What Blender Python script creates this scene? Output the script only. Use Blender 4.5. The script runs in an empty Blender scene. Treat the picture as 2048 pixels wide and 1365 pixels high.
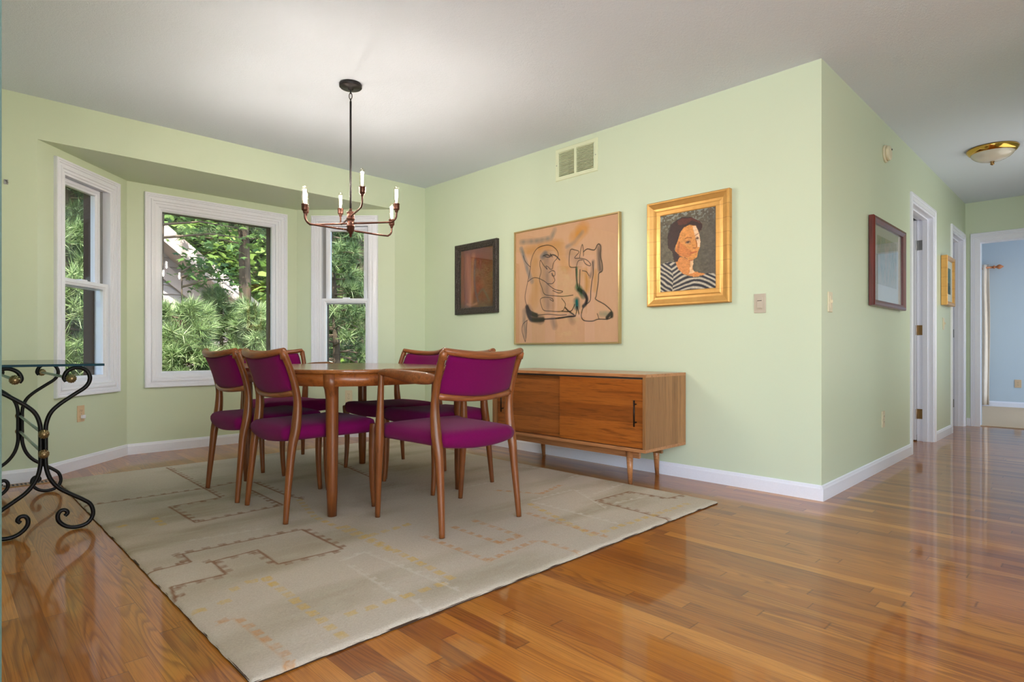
import bpy, bmesh, math, random
import numpy as np
from mathutils import Vector, Matrix
R = math.radians
random.seed(7)
scene = bpy.context.scene
COL = scene.collection

# ---------------------------------------------------------------- camera, sky, sun, daylight, fill lights, exposure
H = 2.46            # ceiling height
XB = 3.516          # plane of the picture wall
YA = 4.817          # plane of the window wall
YC = 1.122          # plane of the hall wall
XD = 8.15           # plane of the hall end wall
cam_d = bpy.data.cameras.new('camera'); cam = bpy.data.objects.new('camera', cam_d); COL.objects.link(cam)
cam.location = (0, 0, 0.84); cam.rotation_euler = (R(90), 0, R(45.46 - 90))
cam_d.sensor_width = 36; cam_d.lens = 1176 / 2048 * 36; cam_d.shift_y = 17.5 / 2048
cam_d.clip_start = 0.02; cam_d.clip_end = 200
scene.camera = cam
vs = scene.view_settings
vs.view_transform = 'Standard'; vs.look = 'None'; vs.gamma = 1; vs.use_curve_mapping = False
vs.exposure = -0.15
w = bpy.data.worlds.new('sky'); scene.world = w; w.use_nodes = True
nt = w.node_tree; nt.nodes.clear()
so = nt.nodes.new('ShaderNodeOutputWorld'); bg = nt.nodes.new('ShaderNodeBackground'); sk = nt.nodes.new('ShaderNodeTexSky')
sk.sky_type = 'NISHITA'; sk.sun_disc = False; sk.sun_elevation = R(50); sk.sun_rotation = R(200)
bg.inputs['Strength'].default_value = 0.9
nt.links.new(sk.outputs[0], bg.inputs[0]); nt.links.new(bg.outputs[0], so.inputs[0])
sun_d = bpy.data.lights.new('sun', 'SUN'); sun_d.energy = 15.0; sun_d.angle = R(0.6); sun_d.color = (1, .95, .86)
sun = bpy.data.objects.new('sun', sun_d); COL.objects.link(sun)
sun.rotation_euler = (R(36), 0, R(-28))
sun.location = (0, 0, 20)
def area(name, loc, rot, sx, sy, energy, color):
    d = bpy.data.lights.new(name, 'AREA'); d.shape = 'RECTANGLE'; d.size = sx; d.size_y = sy; d.energy = energy; d.color = color
    o = bpy.data.objects.new(name, d); COL.objects.link(o); o.location = loc; o.rotation_euler = rot
    return o
# added fill lights behind the camera, set in the openings of unseen rear walls
area('rear_fill_light', (-0.2, -3.24, 1.25), (R(90), 0, 0), 3.6, 1.9, 80, (.90, .95, 1))
area('side_fill_light', (-2.64, -1.1, 1.25), (R(90), 0, R(-90)), 3.2, 1.9, 85, (.90, .95, 1))
# unseen upward fill added near the camera to brighten the ceiling
area('ceiling_fill_light', (-.7, -.7, 1.75), (R(180 - 25), 0, R(-45)), .5, .5, 130, (.80, .90, 1))
area('bedroom_window_daylight', (9.7, -1.96, 1.4), (R(90), 0, 0), 1.6, 1.4, 52, (.90, .95, 1))
area('hall_fill_light', (6.2, -.09, 1.3), (R(90), 0, 0), 1.5, 1.5, 16, (1, .97, .90))  # added fill to brighten the hall; the wall behind it has no window
scene.cycles.max_bounces = 10; scene.cycles.diffuse_bounces = 6; scene.cycles.glossy_bounces = 5
scene.cycles.transparent_max_bounces = 24; scene.cycles.sample_clamp_indirect = 6
scene.cycles.use_denoising = True
scene.cycles.caustics_reflective = False; scene.cycles.caustics_refractive = False

# ---------------------------------------------------------------- materials
def lin(c):
    return tuple((x / 12.92 if x <= .04045 else ((x + .055) / 1.055) ** 2.4) for x in c)
def s8(r, g, b): return lin((r / 255, g / 255, b / 255))
class NT:
    def __init__(self, name):
        self.m = bpy.data.materials.new(name); self.m.use_nodes = True
        self.t = self.m.node_tree; self.t.nodes.clear()
        self.out = self.n('ShaderNodeOutputMaterial')
    def n(self, typ, **kw):
        x = self.t.nodes.new(typ)
        for k, v in kw.items():
            if k.startswith('i_'):
                key = k[2:]
                key = int(key) if key.isdigit() else key.replace('_', ' ')
                x.inputs[key].default_value = v
            else: setattr(x, k, v)
        return x
    def l(self, a, b):
        self.t.links.new(a, b)
    def math(self, op, a, b=None, c=None):
        x = self.n('ShaderNodeMath', operation=op)
        for i, v in enumerate((a, b, c)):
            if v is None: continue
            if isinstance(v, (int, float)): x.inputs[i].default_value = v
            else: self.l(v, x.inputs[i])
        return x.outputs[0]
    def mix(self, f, a, b, mode='MIX'):
        x = self.n('ShaderNodeMix', data_type='RGBA', blend_type=mode)
        for i, v in ((0, f), (6, a), (7, b)):
            if isinstance(v, (int, float)): x.inputs[i].default_value = v
            elif isinstance(v, tuple): x.inputs[i].default_value = (*v[:3], 1)
            else: self.l(v, x.inputs[i])
        return x.outputs[2]
    def ramp(self, f, stops):
        x = self.n('ShaderNodeValToRGB'); cr = x.color_ramp
        while len(cr.elements) < len(stops): cr.elements.new(.5)
        for e, (p, c) in zip(cr.elements, stops):
            e.position = p; e.color = (*c, 1) if isinstance(c, tuple) else (c, c, c, 1)
        self.l(f, x.inputs[0]); return x.outputs[0]
    def coord(self, kind='Object', scale=(1, 1, 1), rot=(0, 0, 0)):
        tc = self.n('ShaderNodeTexCoord'); mp = self.n('ShaderNodeMapping')
        mp.inputs['Scale'].default_value = scale; mp.inputs['Rotation'].default_value = rot
        self.l(tc.outputs[kind], mp.inputs[0]); return mp.outputs[0]
    def noise(self, v, scale, detail=4, rough=.5, dist=0):
        x = self.n('ShaderNodeTexNoise'); x.inputs['Scale'].default_value = scale; x.inputs['Detail'].default_value = detail
        x.inputs['Roughness'].default_value = rough; x.inputs['Distortion'].default_value = dist
        self.l(v, x.inputs['Vector']); return x.outputs['Fac']
    def bump(self, h, strength, dist=.01):
        x = self.n('ShaderNodeBump'); x.inputs['Strength'].default_value = strength; x.inputs['Distance'].default_value = dist
        self.l(h, x.inputs['Height']); return x.outputs[0]
    def bsdf(self, color, rough=.5, metal=0, coat=0, coat_rough=.1, normal=None, spec=.5, sheen=0, trans=0, ior=1.45):
        p = self.n('ShaderNodeBsdfPrincipled')
        def put(k, v):
            if isinstance(v, (int, float)): p.inputs[k].default_value = v
            elif isinstance(v, tuple): p.inputs[k].default_value = (*v[:3], 1)
            else: self.l(v, p.inputs[k])
        put('Base Color', color); put('Roughness', rough); put('Metallic', metal); put('Coat Weight', coat); put('Coat Roughness', coat_rough)
        put('Specular IOR Level', spec); put('Sheen Weight', sheen); put('Transmission Weight', trans); put('IOR', ior)
        if normal is not None: self.l(normal, p.inputs['Normal'])
        self.l(p.outputs[0], self.out.inputs[0]); return p

def plain(name, c, rough=.5, metal=0, coat=0, bump=0, bscale=300, spec=.5):
    m = NT(name); nrm = None
    v = m.coord()
    n = m.noise(v, bscale, 3)
    if bump: nrm = m.bump(n, bump, .002)
    col = m.mix(n, tuple(x * .96 for x in c), tuple(min(1, x * 1.04) for x in c))
    m.bsdf(col, rough, metal, coat, normal=nrm, spec=spec); return m.m
def paint(name, c, rough=.5, tex=.12, spec=.4):
    m = NT(name); v = m.coord()
    n1 = m.noise(v, 190, 4, .6); n2 = m.noise(v, 1.3, 2)
    col = m.mix(n2, tuple(x * .975 for x in c), tuple(min(1, x * 1.02) for x in c))
    m.bsdf(col, rough, normal=m.bump(n1, tex, .003), spec=spec); return m.m
def wood(name, c1, c2, c3, axis='Z', scale=1.0, rough=.35, coat=.25, plank=0, plank_axis=2):
    """c1 base, c2 lighter streak, c3 dark grain; grain runs along axis"""
    m = NT(name)
    st = {'X': (.055, 1, 1), 'Y': (1, .055, 1), 'Z': (1, 1, .055)}[axis]
    v = m.coord(scale=st)
    info = m.n('ShaderNodeObjectInfo')
    off = m.n('ShaderNodeVectorMath', operation='ADD'); m.l(v, off.inputs[0])
    cmb = m.n('ShaderNodeCombineXYZ'); r = m.math('MULTIPLY', info.outputs['Random'], 7.0); m.l(r, cmb.inputs[0]); m.l(r, cmb.inputs[1]); m.l(r, cmb.inputs[2])
    m.l(cmb.outputs[0], off.inputs[1]); v = off.outputs[0]
    tone = None
    if plank:
        tc = m.n('ShaderNodeTexCoord'); sp = m.n('ShaderNodeSeparateXYZ'); m.l(tc.outputs['Object'], sp.inputs[0])
        idx = m.math('FLOOR', m.math('DIVIDE', sp.outputs[plank_axis], plank))
        wn = m.n('ShaderNodeTexWhiteNoise', noise_dimensions='1D'); m.l(idx, wn.inputs['W']); tone = wn.outputs['Value']
        sh = m.n('ShaderNodeVectorMath', operation='ADD'); m.l(v, sh.inputs[0])
        c2b = m.n('ShaderNodeCombineXYZ'); t7 = m.math('MULTIPLY', tone, 9.0); m.l(t7, c2b.inputs[0]); m.l(t7, c2b.inputs[1]); m.l(t7, c2b.inputs[2])
        m.l(c2b.outputs[0], sh.inputs[1]); v = sh.outputs[0]
    n1 = m.noise(v, 9 * scale, 5, .55, .6); n2 = m.noise(v, 120 * scale, 4, .6); n3 = m.noise(v, 28 * scale, 3, .6, 1.5)
    col = m.mix(m.ramp(n1, [(.32, 0.), (.68, 1.)]), c1, c2)
    col = m.mix(m.ramp(n3, [(.52, 0.), (.66, .55)]), col, c3)
    col = m.mix(m.ramp(n2, [(.5, 0.), (.72, .45)]), col, c3)
    if tone is not None:
        col = m.mix(m.ramp(tone, [(0., .42), (1., 0.)]), col, c3)
    m.bsdf(col, rough, coat=coat, coat_rough=.18, normal=m.bump(n2, .08, .001), spec=.4); return m.m

M = {}
GREEN = s8(204, 215, 190)
M['wall'] = paint('pale_green_wall_paint', GREEN, .42, .10)
M['kitchen'] = paint('darkened_grey_green_paint', s8(58, 78, 68), .5, .1)  # grey-green end wall, darkened in colour to offset the lamp light on it
m = NT('textured_ceiling_white'); v = m.coord()
n1 = m.noise(v, 75, 6, .75); n2 = m.noise(v, 240, 3, .6)
m.bsdf(s8(220, 228, 242), .85, normal=m.bump(m.math('ADD', n1, m.math('MULTIPLY', n2, .5)), .38, .012), spec=.2); M['ceiling'] = m.m
M['trim'] = plain('white_trim_paint', s8(233, 235, 246), .32, bscale=120, bump=.02)
M['vinyl'] = plain('white_window_vinyl', s8(230, 233, 244), .35, bscale=120)
M['track'] = plain('grey_window_track', s8(150, 150, 152), .45)
M['blue'] = paint('pale_blue_wall_paint', s8(192, 207, 219), .5, .25)
M['dark'] = plain('dark_gap', (.01, .01, .01), .7)
M['ivory'] = plain('ivory_plastic', s8(216, 205, 176), .35)
M['tan'] = plain('tan_plastic', s8(212, 184, 150), .35)
M['taupe'] = plain('taupe_plastic', s8(188, 176, 160), .35)
M['slot'] = plain('dark_slot', s8(45, 38, 32), .6)
M['vent'] = plain('cream_vent_metal', s8(216, 222, 190), .4)
M['duct'] = plain('dark_duct_interior', s8(52, 40, 28), .7)
M['iron'] = plain('black_wrought_iron', s8(30, 28, 28), .38, .6, bump=.15, bscale=160)
M['chrome'] = plain('pale_steel_bar', s8(170, 180, 180), .3, .7)
M['brassknob'] = plain('ribbed_brass_knob', s8(140, 118, 84), .35, .8)
M['brass'] = plain('polished_brass', s8(214, 168, 84), .14, 1)
M['agedbrass'] = plain('aged_brass_hinge', s8(158, 122, 76), .35, .8)
M['nickel'] = plain('nickel_hinge', s8(150, 150, 150), .35, .8)
M['bronze'] = plain('dark_bronze', s8(42, 38, 38), .42, .5)
M['copper'] = plain('aged_copper_bronze', s8(88, 56, 46), .32, .75)
M['handle'] = plain('dark_bronze_handle', s8(38, 28, 24), .35, .7)
M['teak'] = wood('teak_wood', s8(108, 57, 23), s8(130, 72, 31), s8(64, 33, 14), 'Z', 1.0, .38, .25)
M['teakx'] = wood('teak_wood_crosswise', s8(124, 68, 33), s8(148, 86, 46), s8(80, 42, 21), 'X', 1.0, .36, .25)
M['tabletop'] = wood('teak_table_top', s8(138, 82, 40), s8(156, 96, 50), s8(100, 56, 28), 'Y', 1.0, .16, .5)
M['apron'] = wood('teak_table_apron', s8(138, 74, 30), s8(152, 86, 38), s8(94, 48, 20), 'Y', 1.0, .3, .3)
M['door_wood'] = wood('figured_door_wood', s8(150, 80, 26), s8(168, 96, 36), s8(84, 40, 16), 'Y', 1.3, .33, .3, plank=.098)
M['door_wood2'] = wood('striped_door_wood', s8(142, 80, 32), s8(160, 94, 42), s8(88, 46, 20), 'Y', 1.3, .33, .3, plank=.09)
M['cab_side'] = wood('cabinet_side_wood', s8(150, 104, 62), s8(168, 120, 76), s8(104, 68, 38), 'Z', 1.3, .38, .2, plank=.07, plank_axis=0)
M['cab_top'] = wood('cabinet_top_wood', s8(168, 112, 70), s8(184, 128, 84), s8(120, 74, 44), 'Y', 1.2, .3, .3)  # lighter, pinkish tone: reflected light on the top is put into the colour
M['gold'] = None
m = NT('gold_leaf_frame'); v = m.coord(); br = m.noise(v, 14, 5, .6, .4); n2 = m.noise(v, 160, 3)
w1 = m.n('ShaderNodeTexWave', wave_type='BANDS', bands_direction='Z', i_Scale=3.6, i_Distortion=.25); m.l(v, w1.inputs[0])
col = m.mix(br, s8(196, 140, 72), s8(226, 178, 104)); col = m.mix(m.ramp(w1.outputs['Fac'], [(.0, .3), (.015, 0.)]), col, s8(128, 84, 42))
m.bsdf(col, .36, .45, normal=m.bump(n2, .08, .001)); M['gold'] = m.m
M['goldplain'] = plain('champagne_gold_frame', s8(184, 160, 112), .3, .5)
m = NT('carved_black_frame'); v = m.coord(); vo = m.n('ShaderNodeTexVoronoi', i_Scale=95.); m.l(v, vo.inputs[0])
col = m.mix(m.ramp(vo.outputs['Distance'], [(.1, 0.), (.7, 1.)]), s8(30, 26, 28), s8(70, 60, 56))
m.bsdf(col, .4, .2, normal=m.bump(vo.outputs['Distance'], .8, .006)); M['blackframe'] = m.m
M['mahogany'] = wood('dark_red_mahogany', s8(92, 26, 22), s8(110, 36, 28), s8(50, 14, 12), 'Z', 1, .3, .4)
M['matboard'] = plain('grey_white_mat_board', s8(206, 208, 200), .8)
M['shade_glass'] = plain('frosted_ribbed_glass', s8(206, 196, 182), .25, 0, .6)
m = NT('carpet_beige'); v = m.coord(); n1 = m.noise(v, 260, 3, .7); n2 = m.noise(v, 8, 3)
m.bsdf(m.mix(n1, s8(204, 178, 148), s8(232, 210, 182)), .95, normal=m.bump(n1, .6, .01), spec=.05); M['carpet'] = m.m
m = NT('cream_curtain_cloth'); v = m.coord(scale=(1, 1, .3)); n1 = m.noise(v, 60, 3)
m.bsdf(m.mix(n1, s8(226, 212, 196), s8(240, 230, 218)), .9, spec=.1); M['curtain'] = m.m
M['rodwood'] = wood('turned_rod_wood', s8(186, 112, 66), s8(206, 132, 84), s8(140, 76, 44), 'Y', 1, .3, .4)

# fabric
m = NT('magenta_wool_upholstery'); v = m.coord(); n1 = m.noise(v, 420, 2, .8); n2 = m.noise(v, 6, 2)
lw = m.n('ShaderNodeTexVoronoi', i_Scale=620.); m.l(v, lw.inputs[0])
col = m.mix(n1, s8(90, 2, 54), s8(122, 8, 84)); col = m.mix(m.math('MULTIPLY', n2, .3), col, s8(84, 2, 64))
m.bsdf(col, .9, normal=m.bump(n1, .35, .002), spec=.12, sheen=.06); M['fabric'] = m.m

# glass (sees through straight on, mirrors the room at its real Fresnel strength)
def glass(name, tint=(.97, .98, .97), ior=1.5, rough=0.0):
    m = NT(name)
    tr = m.n('ShaderNodeBsdfTransparent'); tr.inputs[0].default_value = (*tint, 1)
    gl = m.n('ShaderNodeBsdfGlossy'); gl.inputs['Roughness'].default_value = rough
    fr = m.n('ShaderNodeFresnel'); ge = m.n('ShaderNodeNewGeometry')      # both faces of a thin pane reflect alike
    m.l(m.math('ADD', ior, m.math('MULTIPLY', ge.outputs['Backfacing'], 1 / ior - ior)), fr.inputs['IOR'])
    mx = m.n('ShaderNodeMixShader'); m.l(fr.outputs[0], mx.inputs[0]); m.l(tr.outputs[0], mx.inputs[1]); m.l(gl.outputs[0], mx.inputs[2])
    m.l(mx.outputs[0], m.out.inputs[0]); return m.m
M['glass'] = glass('window_glass', (.95, .97, .95), 1.45)
M['artglass'] = glass('picture_glass', (.98, .98, .98), 1.5)
M['tableglass'] = glass('teal_table_glass', (.62, .80, .78), 1.55)
M['glassedge'] = plain('teal_glass_edge', s8(14, 58, 74), .35, 0, 0, spec=.1)
M['bulbglass'] = glass('clear_bulb_glass', (.98, .95, .9), 1.3)
def emis(name, c, s):
    m = NT(name); e = m.n('ShaderNodeEmission'); e.inputs[0].default_value = (*c, 1); e.inputs[1].default_value = s
    m.l(e.outputs[0], m.out.inputs[0]); return m.m
M['filament'] = emis('glowing_filament', (1, .92, .82), 960)

# oak strip floor, boards along Y
m = NT('oak_strip_floor')
tc = m.n('ShaderNodeTexCoord'); sp = m.n('ShaderNodeSeparateXYZ'); m.l(tc.outputs['Object'], sp.inputs[0])
xw = m.math('DIVIDE', m.math('ADD', sp.outputs[0], 20.0), .0572)
ix = m.math('FLOOR', xw); fx = m.math('FRACT', xw)
wn = m.n('ShaderNodeTexWhiteNoise', noise_dimensions='1D'); m.l(ix, wn.inputs['W'])
yl = m.math('DIVIDE', m.math('ADD', sp.outputs[1], m.math('MULTIPLY', wn.outputs['Value'], 11.7)), m.math('ADD', .75, m.math('MULTIPLY', wn.outputs['Value'], .7)))
iy = m.math('FLOOR', yl); fy = m.math('FRACT', yl)
cv = m.n('ShaderNodeCombineXYZ'); m.l(ix, cv.inputs[0]); m.l(iy, cv.inputs[1])
wn2 = m.n('ShaderNodeTexWhiteNoise', noise_dimensions='3D'); m.l(cv.outputs[0], wn2.inputs['Vector'])
seed = wn2.outputs['Value']; spc = m.n('ShaderNodeSeparateXYZ'); m.l(wn2.outputs['Color'], spc.inputs[0])
gv = m.n('ShaderNodeCombineXYZ'); s11 = m.math('MULTIPLY', seed, 37.0)
m.l(m.math('ADD', sp.outputs[0], s11), gv.inputs[0]); m.l(m.math('ADD', m.math('MULTIPLY', sp.outputs[1], .07), s11), gv.inputs[1]); m.l(s11, gv.inputs[2])
st_ = m.n('ShaderNodeMapping'); st_.inputs['Scale'].default_value = (1, .22, 1); m.l(gv.outputs[0], st_.inputs[0])
g1 = m.noise(st_.outputs[0], 330, 5, .6); g2 = m.noise(gv.outputs[0], 13, 1.5, .4, .2)
cath = m.math('FRACT', m.math('MULTIPLY', m.math('ADD', g2, m.math('MULTIPLY', g1, .012)), 17.0))
cathl = m.math('MULTIPLY', m.ramp(cath, [(0., 1.), (.16, .8), (.42, .12), (.80, .0), (1., 1.)]), m.ramp(spc.outputs[1], [(.25, .25), (.7, 1.)]))
base = m.ramp(seed, [(0., s8(136, 76, 24)), (.25, s8(168, 101, 32)), (.55, s8(184, 115, 40)), (.8, s8(154, 88, 28)), (1., s8(200, 132, 52))])
col = m.mix(m.math('MULTIPLY', cathl, .58), base, s8(104, 52, 20))
col = m.mix(m.ramp(g1, [(.46, 0.), (.66, .42)]), col, s8(98, 48, 14))
gap = m.math('MAXIMUM', m.ramp(m.math('ABSOLUTE', m.math('SUBTRACT', fx, .5)), [(.482, 0.), (.497, 1.)]), m.ramp(m.math('ABSOLUTE', m.math('SUBTRACT', fy, .5)), [(.4975, 0.), (.4995, 1.)]))
col = m.mix(m.math('MULTIPLY', gap, .55), col, s8(60, 28, 12))
tilt = m.math('MULTIPLY', m.math('MULTIPLY', m.math('SUBTRACT', spc.outputs[0], .5), fx), .35)
wav = m.noise(m.coord(scale=(1, .25, 1)), 5, 2)
hgt = m.math('ADD', m.math('ADD', tilt, m.math('MULTIPLY', gap, -.6)), m.math('ADD', m.math('MULTIPLY', g1, .10), m.math('MULTIPLY', wav, .5)))
m.bsdf(col, .34, coat=.66, coat_rough=.06, normal=m.bump(hgt, .22, .0022), spec=.22)
M['floor'] = m.m

def vcol_mat(name, rough=.8, bump=.2, bscale=150, spec=.2, extra=0.0):
    m = NT(name); a = m.n('ShaderNodeAttribute', attribute_name='Col')
    v = m.coord(); n = m.noise(v, bscale, 4, .7); n2 = m.noise(v, bscale * .3, 3)
    c = a.outputs['Color']
    if extra: c = m.mix(m.math('MULTIPLY', n, extra), c, m.mix(1.0, c, (.35, .33, .3), 'MULTIPLY'))
    m.bsdf(c, rough, normal=m.bump(m.math('ADD', n, n2), bump, .003), spec=spec); return m.m
M['rug'] = vcol_mat('rug_pile', .95, .8, 170, .05, .6)
M['canvas'] = vcol_mat('oil_paint_canvas', .4, .25, 300, .4)
M['paper'] = vcol_mat('drawing_paper', .7, .05, 300, .2)
M['rugback'] = plain('dark_rug_backing', s8(62, 42, 28), .95, bump=.5)
def leafmat(name, rough=.5, trans=.35):
    m = NT(name); a = m.n('ShaderNodeAttribute', attribute_name='Col')
    d = m.n('ShaderNodeBsdfPrincipled'); d.inputs['Roughness'].default_value = rough; m.l(a.outputs['Color'], d.inputs['Base Color'])
    t = m.n('ShaderNodeBsdfTranslucent'); m.l(a.outputs['Color'], t.inputs[0])
    mx = m.n('ShaderNodeMixShader'); mx.inputs[0].default_value = trans; m.l(d.outputs[0], mx.inputs[1]); m.l(t.outputs[0], mx.inputs[2]); m.l(mx.outputs[0], m.out.inputs[0])
    return m.m
M['leaf'] = leafmat('green_leaves', .45, .4)
M['needle'] = leafmat('pine_needles', .5, .2)
M['bark'] = wood('tree_bark', s8(70, 56, 46), s8(104, 88, 74), s8(36, 28, 22), 'Z', 1.2, .9, 0)
M['branchwood'] = plain('grey_twig_wood', s8(110, 92, 76), .9)
M['soil'] = plain('pine_needle_ground', s8(96, 84, 60), .95, bscale=40)
M['siding'] = plain('grey_cedar_siding', s8(190, 176, 172), .8)
M['fascia'] = plain('weathered_roof_board', s8(206, 186, 178), .8)
M['shingle'] = plain('dark_roof_shingle', s8(92, 84, 84), .9, bscale=60)
M['exterior'] = plain('brown_exterior_board', s8(70, 50, 36), .8)

# ---------------------------------------------------------------- mesh helpers
class Frame:
    """local axes on a wall: s along it, n out of it into the room, z up"""
    def __init__(self, P, Q):
        d = Vector((Q[0] - P[0], Q[1] - P[1], 0)); self.L = d.length; d.normalize()
        n = Vector((d.y, -d.x, 0)); self.P = Vector((P[0], P[1], 0)); self.d = d; self.n = n
        self.M = Matrix(((d.x, n.x, 0, P[0]), (d.y, n.y, 0, P[1]), (0, 0, 1, 0), (0, 0, 0, 1)))
    def pt(self, s, n, z): return self.M @ Vector((s, n, z))
ROOTM = {}
class MB:
    def __init__(self, F=None):
        self.v = []; self.f = []; self.sm = []; self.M = F.M if isinstance(F, Frame) else F
    def add(self, vs, fs, smooth=False):
        o = len(self.v)
        for p in vs:
            p = Vector(p); self.v.append(self.M @ p if self.M is not None else p)
        for f in fs: self.f.append(tuple(i + o for i in f)); self.sm.append(smooth)
    def box(self, x0, x1, y0, y1, z0, z1):
        x0, x1 = sorted((x0, x1)); y0, y1 = sorted((y0, y1)); z0, z1 = sorted((z0, z1))
        v = [(x, y, z) for x in (x0, x1) for y in (y0, y1) for z in (z0, z1)]
        self.add(v, [(0, 1, 3, 2), (4, 6, 7, 5), (0, 4, 5, 1), (2, 3, 7, 6), (0, 2, 6, 4), (1, 5, 7, 3)]); return self
    def prism(self, poly, z0, z1):
        n = len(poly); v = [(x, y, z0) for x, y in poly] + [(x, y, z1) for x, y in poly]
        self.add(v, [tuple(range(n - 1, -1, -1)), tuple(range(n, 2 * n))] + [(i, (i + 1) % n, n + (i + 1) % n, n + i) for i in range(n)]); return self
    def extr(self, prof, a0, a1, axis='s'):
        """profile in (n, z) extruded along s"""
        n = len(prof); v = [(a0, p[0], p[1]) for p in prof] + [(a1, p[0], p[1]) for p in prof]
        self.add(v, [tuple(range(n - 1, -1, -1)), tuple(range(n, 2 * n))] + [(i, (i + 1) % n, n + (i + 1) % n, n + i) for i in range(n)]); return self
    def loop(self, s0, s1, z0, z1, prof, open_bottom=False):
        """mitred moulding round a rectangle; prof = (inset, n) points from the outer back edge to the inner back edge"""
        rings = []
        for ins, nn in prof:
            zb = z0 if open_bottom else z0 + ins
            rings.append([(s0 + ins, nn, zb), (s0 + ins, nn, z1 - ins), (s1 - ins, nn, z1 - ins), (s1 - ins, nn, zb)])
        v = [p for r in rings for p in r]; f = []
        K = len(prof)
        for k in range(K):
            k2 = (k + 1) % K
            for j in range(4):
                if open_bottom and j == 3: continue
                a, b = k * 4 + j, k * 4 + (j + 1) % 4; c, d = k2 * 4 + (j + 1) % 4, k2 * 4 + j
                f.append((a, b, c, d))
        if open_bottom:
            f.append(tuple(k * 4 for k in range(K))); f.append(tuple(k * 4 + 3 for k in reversed(range(K))))
        self.add(v, f); return self
    def tube(self, pts, rad, seg=12, smooth=True, cap=True, up=None, spline=0):
        pts = [Vector(p) for p in pts]; n = len(pts)
        rad = [rad] * n if isinstance(rad, (int, float)) else list(rad)
        rad = [(r, r) if isinstance(r, (int, float)) else r for r in rad]
        if spline:
            P2 = []; R2 = []
            for i in range(n - 1):
                p0, p1, p2, p3 = pts[max(i - 1, 0)], pts[i], pts[i + 1], pts[min(i + 2, n - 1)]
                q0, q1, q2, q3 = [Vector(rad[k]) for k in (max(i - 1, 0), i, i + 1, min(i + 2, n - 1))]
                for j in range(spline):
                    t = j / spline
                    def cr(a, b, c, d): return .5 * ((2 * b) + (c - a) * t + (2 * a - 5 * b + 4 * c - d) * t * t + (-a + 3 * b - 3 * c + d) * t ** 3)
                    P2.append(cr(p0, p1, p2, p3)); r = cr(q0, q1, q2, q3); R2.append((max(r[0], 1e-4), max(r[1], 1e-4)))
            P2.append(pts[-1]); R2.append(rad[-1]); pts, rad = P2, R2; n = len(pts)
        vs_ = []; prev = None
        for i, p in enumerate(pts):
            t = (pts[min(i + 1, n - 1)] - pts[max(i - 1, 0)])
            if t.length < 1e-9: t = Vector((0, 0, 1))
            t.normalize()
            if up is not None:
                a = Vector(up).cross(t)
                if a.length < 1e-4: a = t.orthogonal()
                a.normalize()
            elif prev is None: a = t.orthogonal().normalized()
            else:
                a = prev - t * prev.dot(t); a.normalize()
            prev = a; b = t.cross(a)
            for k in range(seg):
                th = 2 * math.pi * k / seg
                vs_.append(p + a * math.cos(th) * rad[i][0] + b * math.sin(th) * rad[i][1])
        f = [(i * seg + k, i * seg + (k + 1) % seg, (i + 1) * seg + (k + 1) % seg, (i + 1) * seg + k) for i in range(n - 1) for k in range(seg)]
        self.add(vs_, f, smooth)
        if cap:
            o = len(self.v) - len(vs_)
            self.f.append(tuple(o + k for k in reversed(range(seg)))); self.sm.append(False)
            self.f.append(tuple(o + (n - 1) * seg + k for k in range(seg))); self.sm.append(False)
        return self
    def lathe(self, prof, c=(0, 0, 0), seg=24, smooth=True, A=None):
        """prof: (radius, height) list turned about the local z axis through c; A: optional 3x3 orientation"""
        vs_ = []
        for r, z in prof:
            for k in range(seg):
                th = 2 * math.pi * k / seg; p = Vector((r * math.cos(th), r * math.sin(th), z))
                if A is not None: p = A @ p
                vs_.append(p + Vector(c))
        n = len(prof)
        f = [(i * seg + k, i * seg + (k + 1) % seg, (i + 1) * seg + (k + 1) % seg, (i + 1) * seg + k) for i in range(n - 1) for k in range(seg)]
        f.append(tuple(reversed(range(seg)))); f.append(tuple((n - 1) * seg + k for k in range(seg)))
        self.add(vs_, f[:-2], smooth); o = len(self.v) - len(vs_)
        for g in f[-2:]: self.f.append(tuple(o + i for i in g)); self.sm.append(False)
        return self
    def build(self, name, mat, parent=None, bevel=0, kind=None):
        me = bpy.data.meshes.new(name); me.from_pydata([tuple(p) for p in self.v], [], self.f)
        me.polygons.foreach_set('use_smooth', self.sm); me.materials.append(M[mat] if isinstance(mat, str) else mat)
        bm = bmesh.new(); bm.from_mesh(me); bmesh.ops.recalc_face_normals(bm, faces=bm.faces); bm.to_mesh(me); bm.free()
        o = bpy.data.objects.new(name, me); COL.objects.link(o)
        if parent is not None:
            o.parent = parent; me.transform(wm(parent).inverted())
        if bevel:
            b = o.modifiers.new('bevel', 'BEVEL'); b.width = bevel; b.segments = 2; b.limit_method = 'ANGLE'; b.angle_limit = R(40)
        if kind: o['kind'] = kind
        return o
def wm(o):
    m_ = Matrix.Translation(o.location) @ o.rotation_euler.to_matrix().to_4x4() if o.parent is None else wm(o.parent)
    return m_
def tag(o, label, cat, group=None):
    o['label'] = label; o['category'] = cat
    if group: o['group'] = group
    return o
def thing(name, label, cat, loc=(0, 0, 0), rz=0, group=None):
    o = bpy.data.objects.new(name, None); COL.objects.link(o); o.empty_display_size = .1
    o.location = loc; o.rotation_euler = (0, 0, rz)
    return tag(o, label, cat, group)
def setting(name, loc=(0, 0, 0)):
    o = bpy.data.objects.new(name, None); COL.objects.link(o); o.location = loc; o['kind'] = 'structure'; return o
def copy_tree(o, parent=None):
    c = o.copy(); COL.objects.link(c); c.parent = parent
    for ch in o.children: copy_tree(ch, c)
    return c
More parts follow.
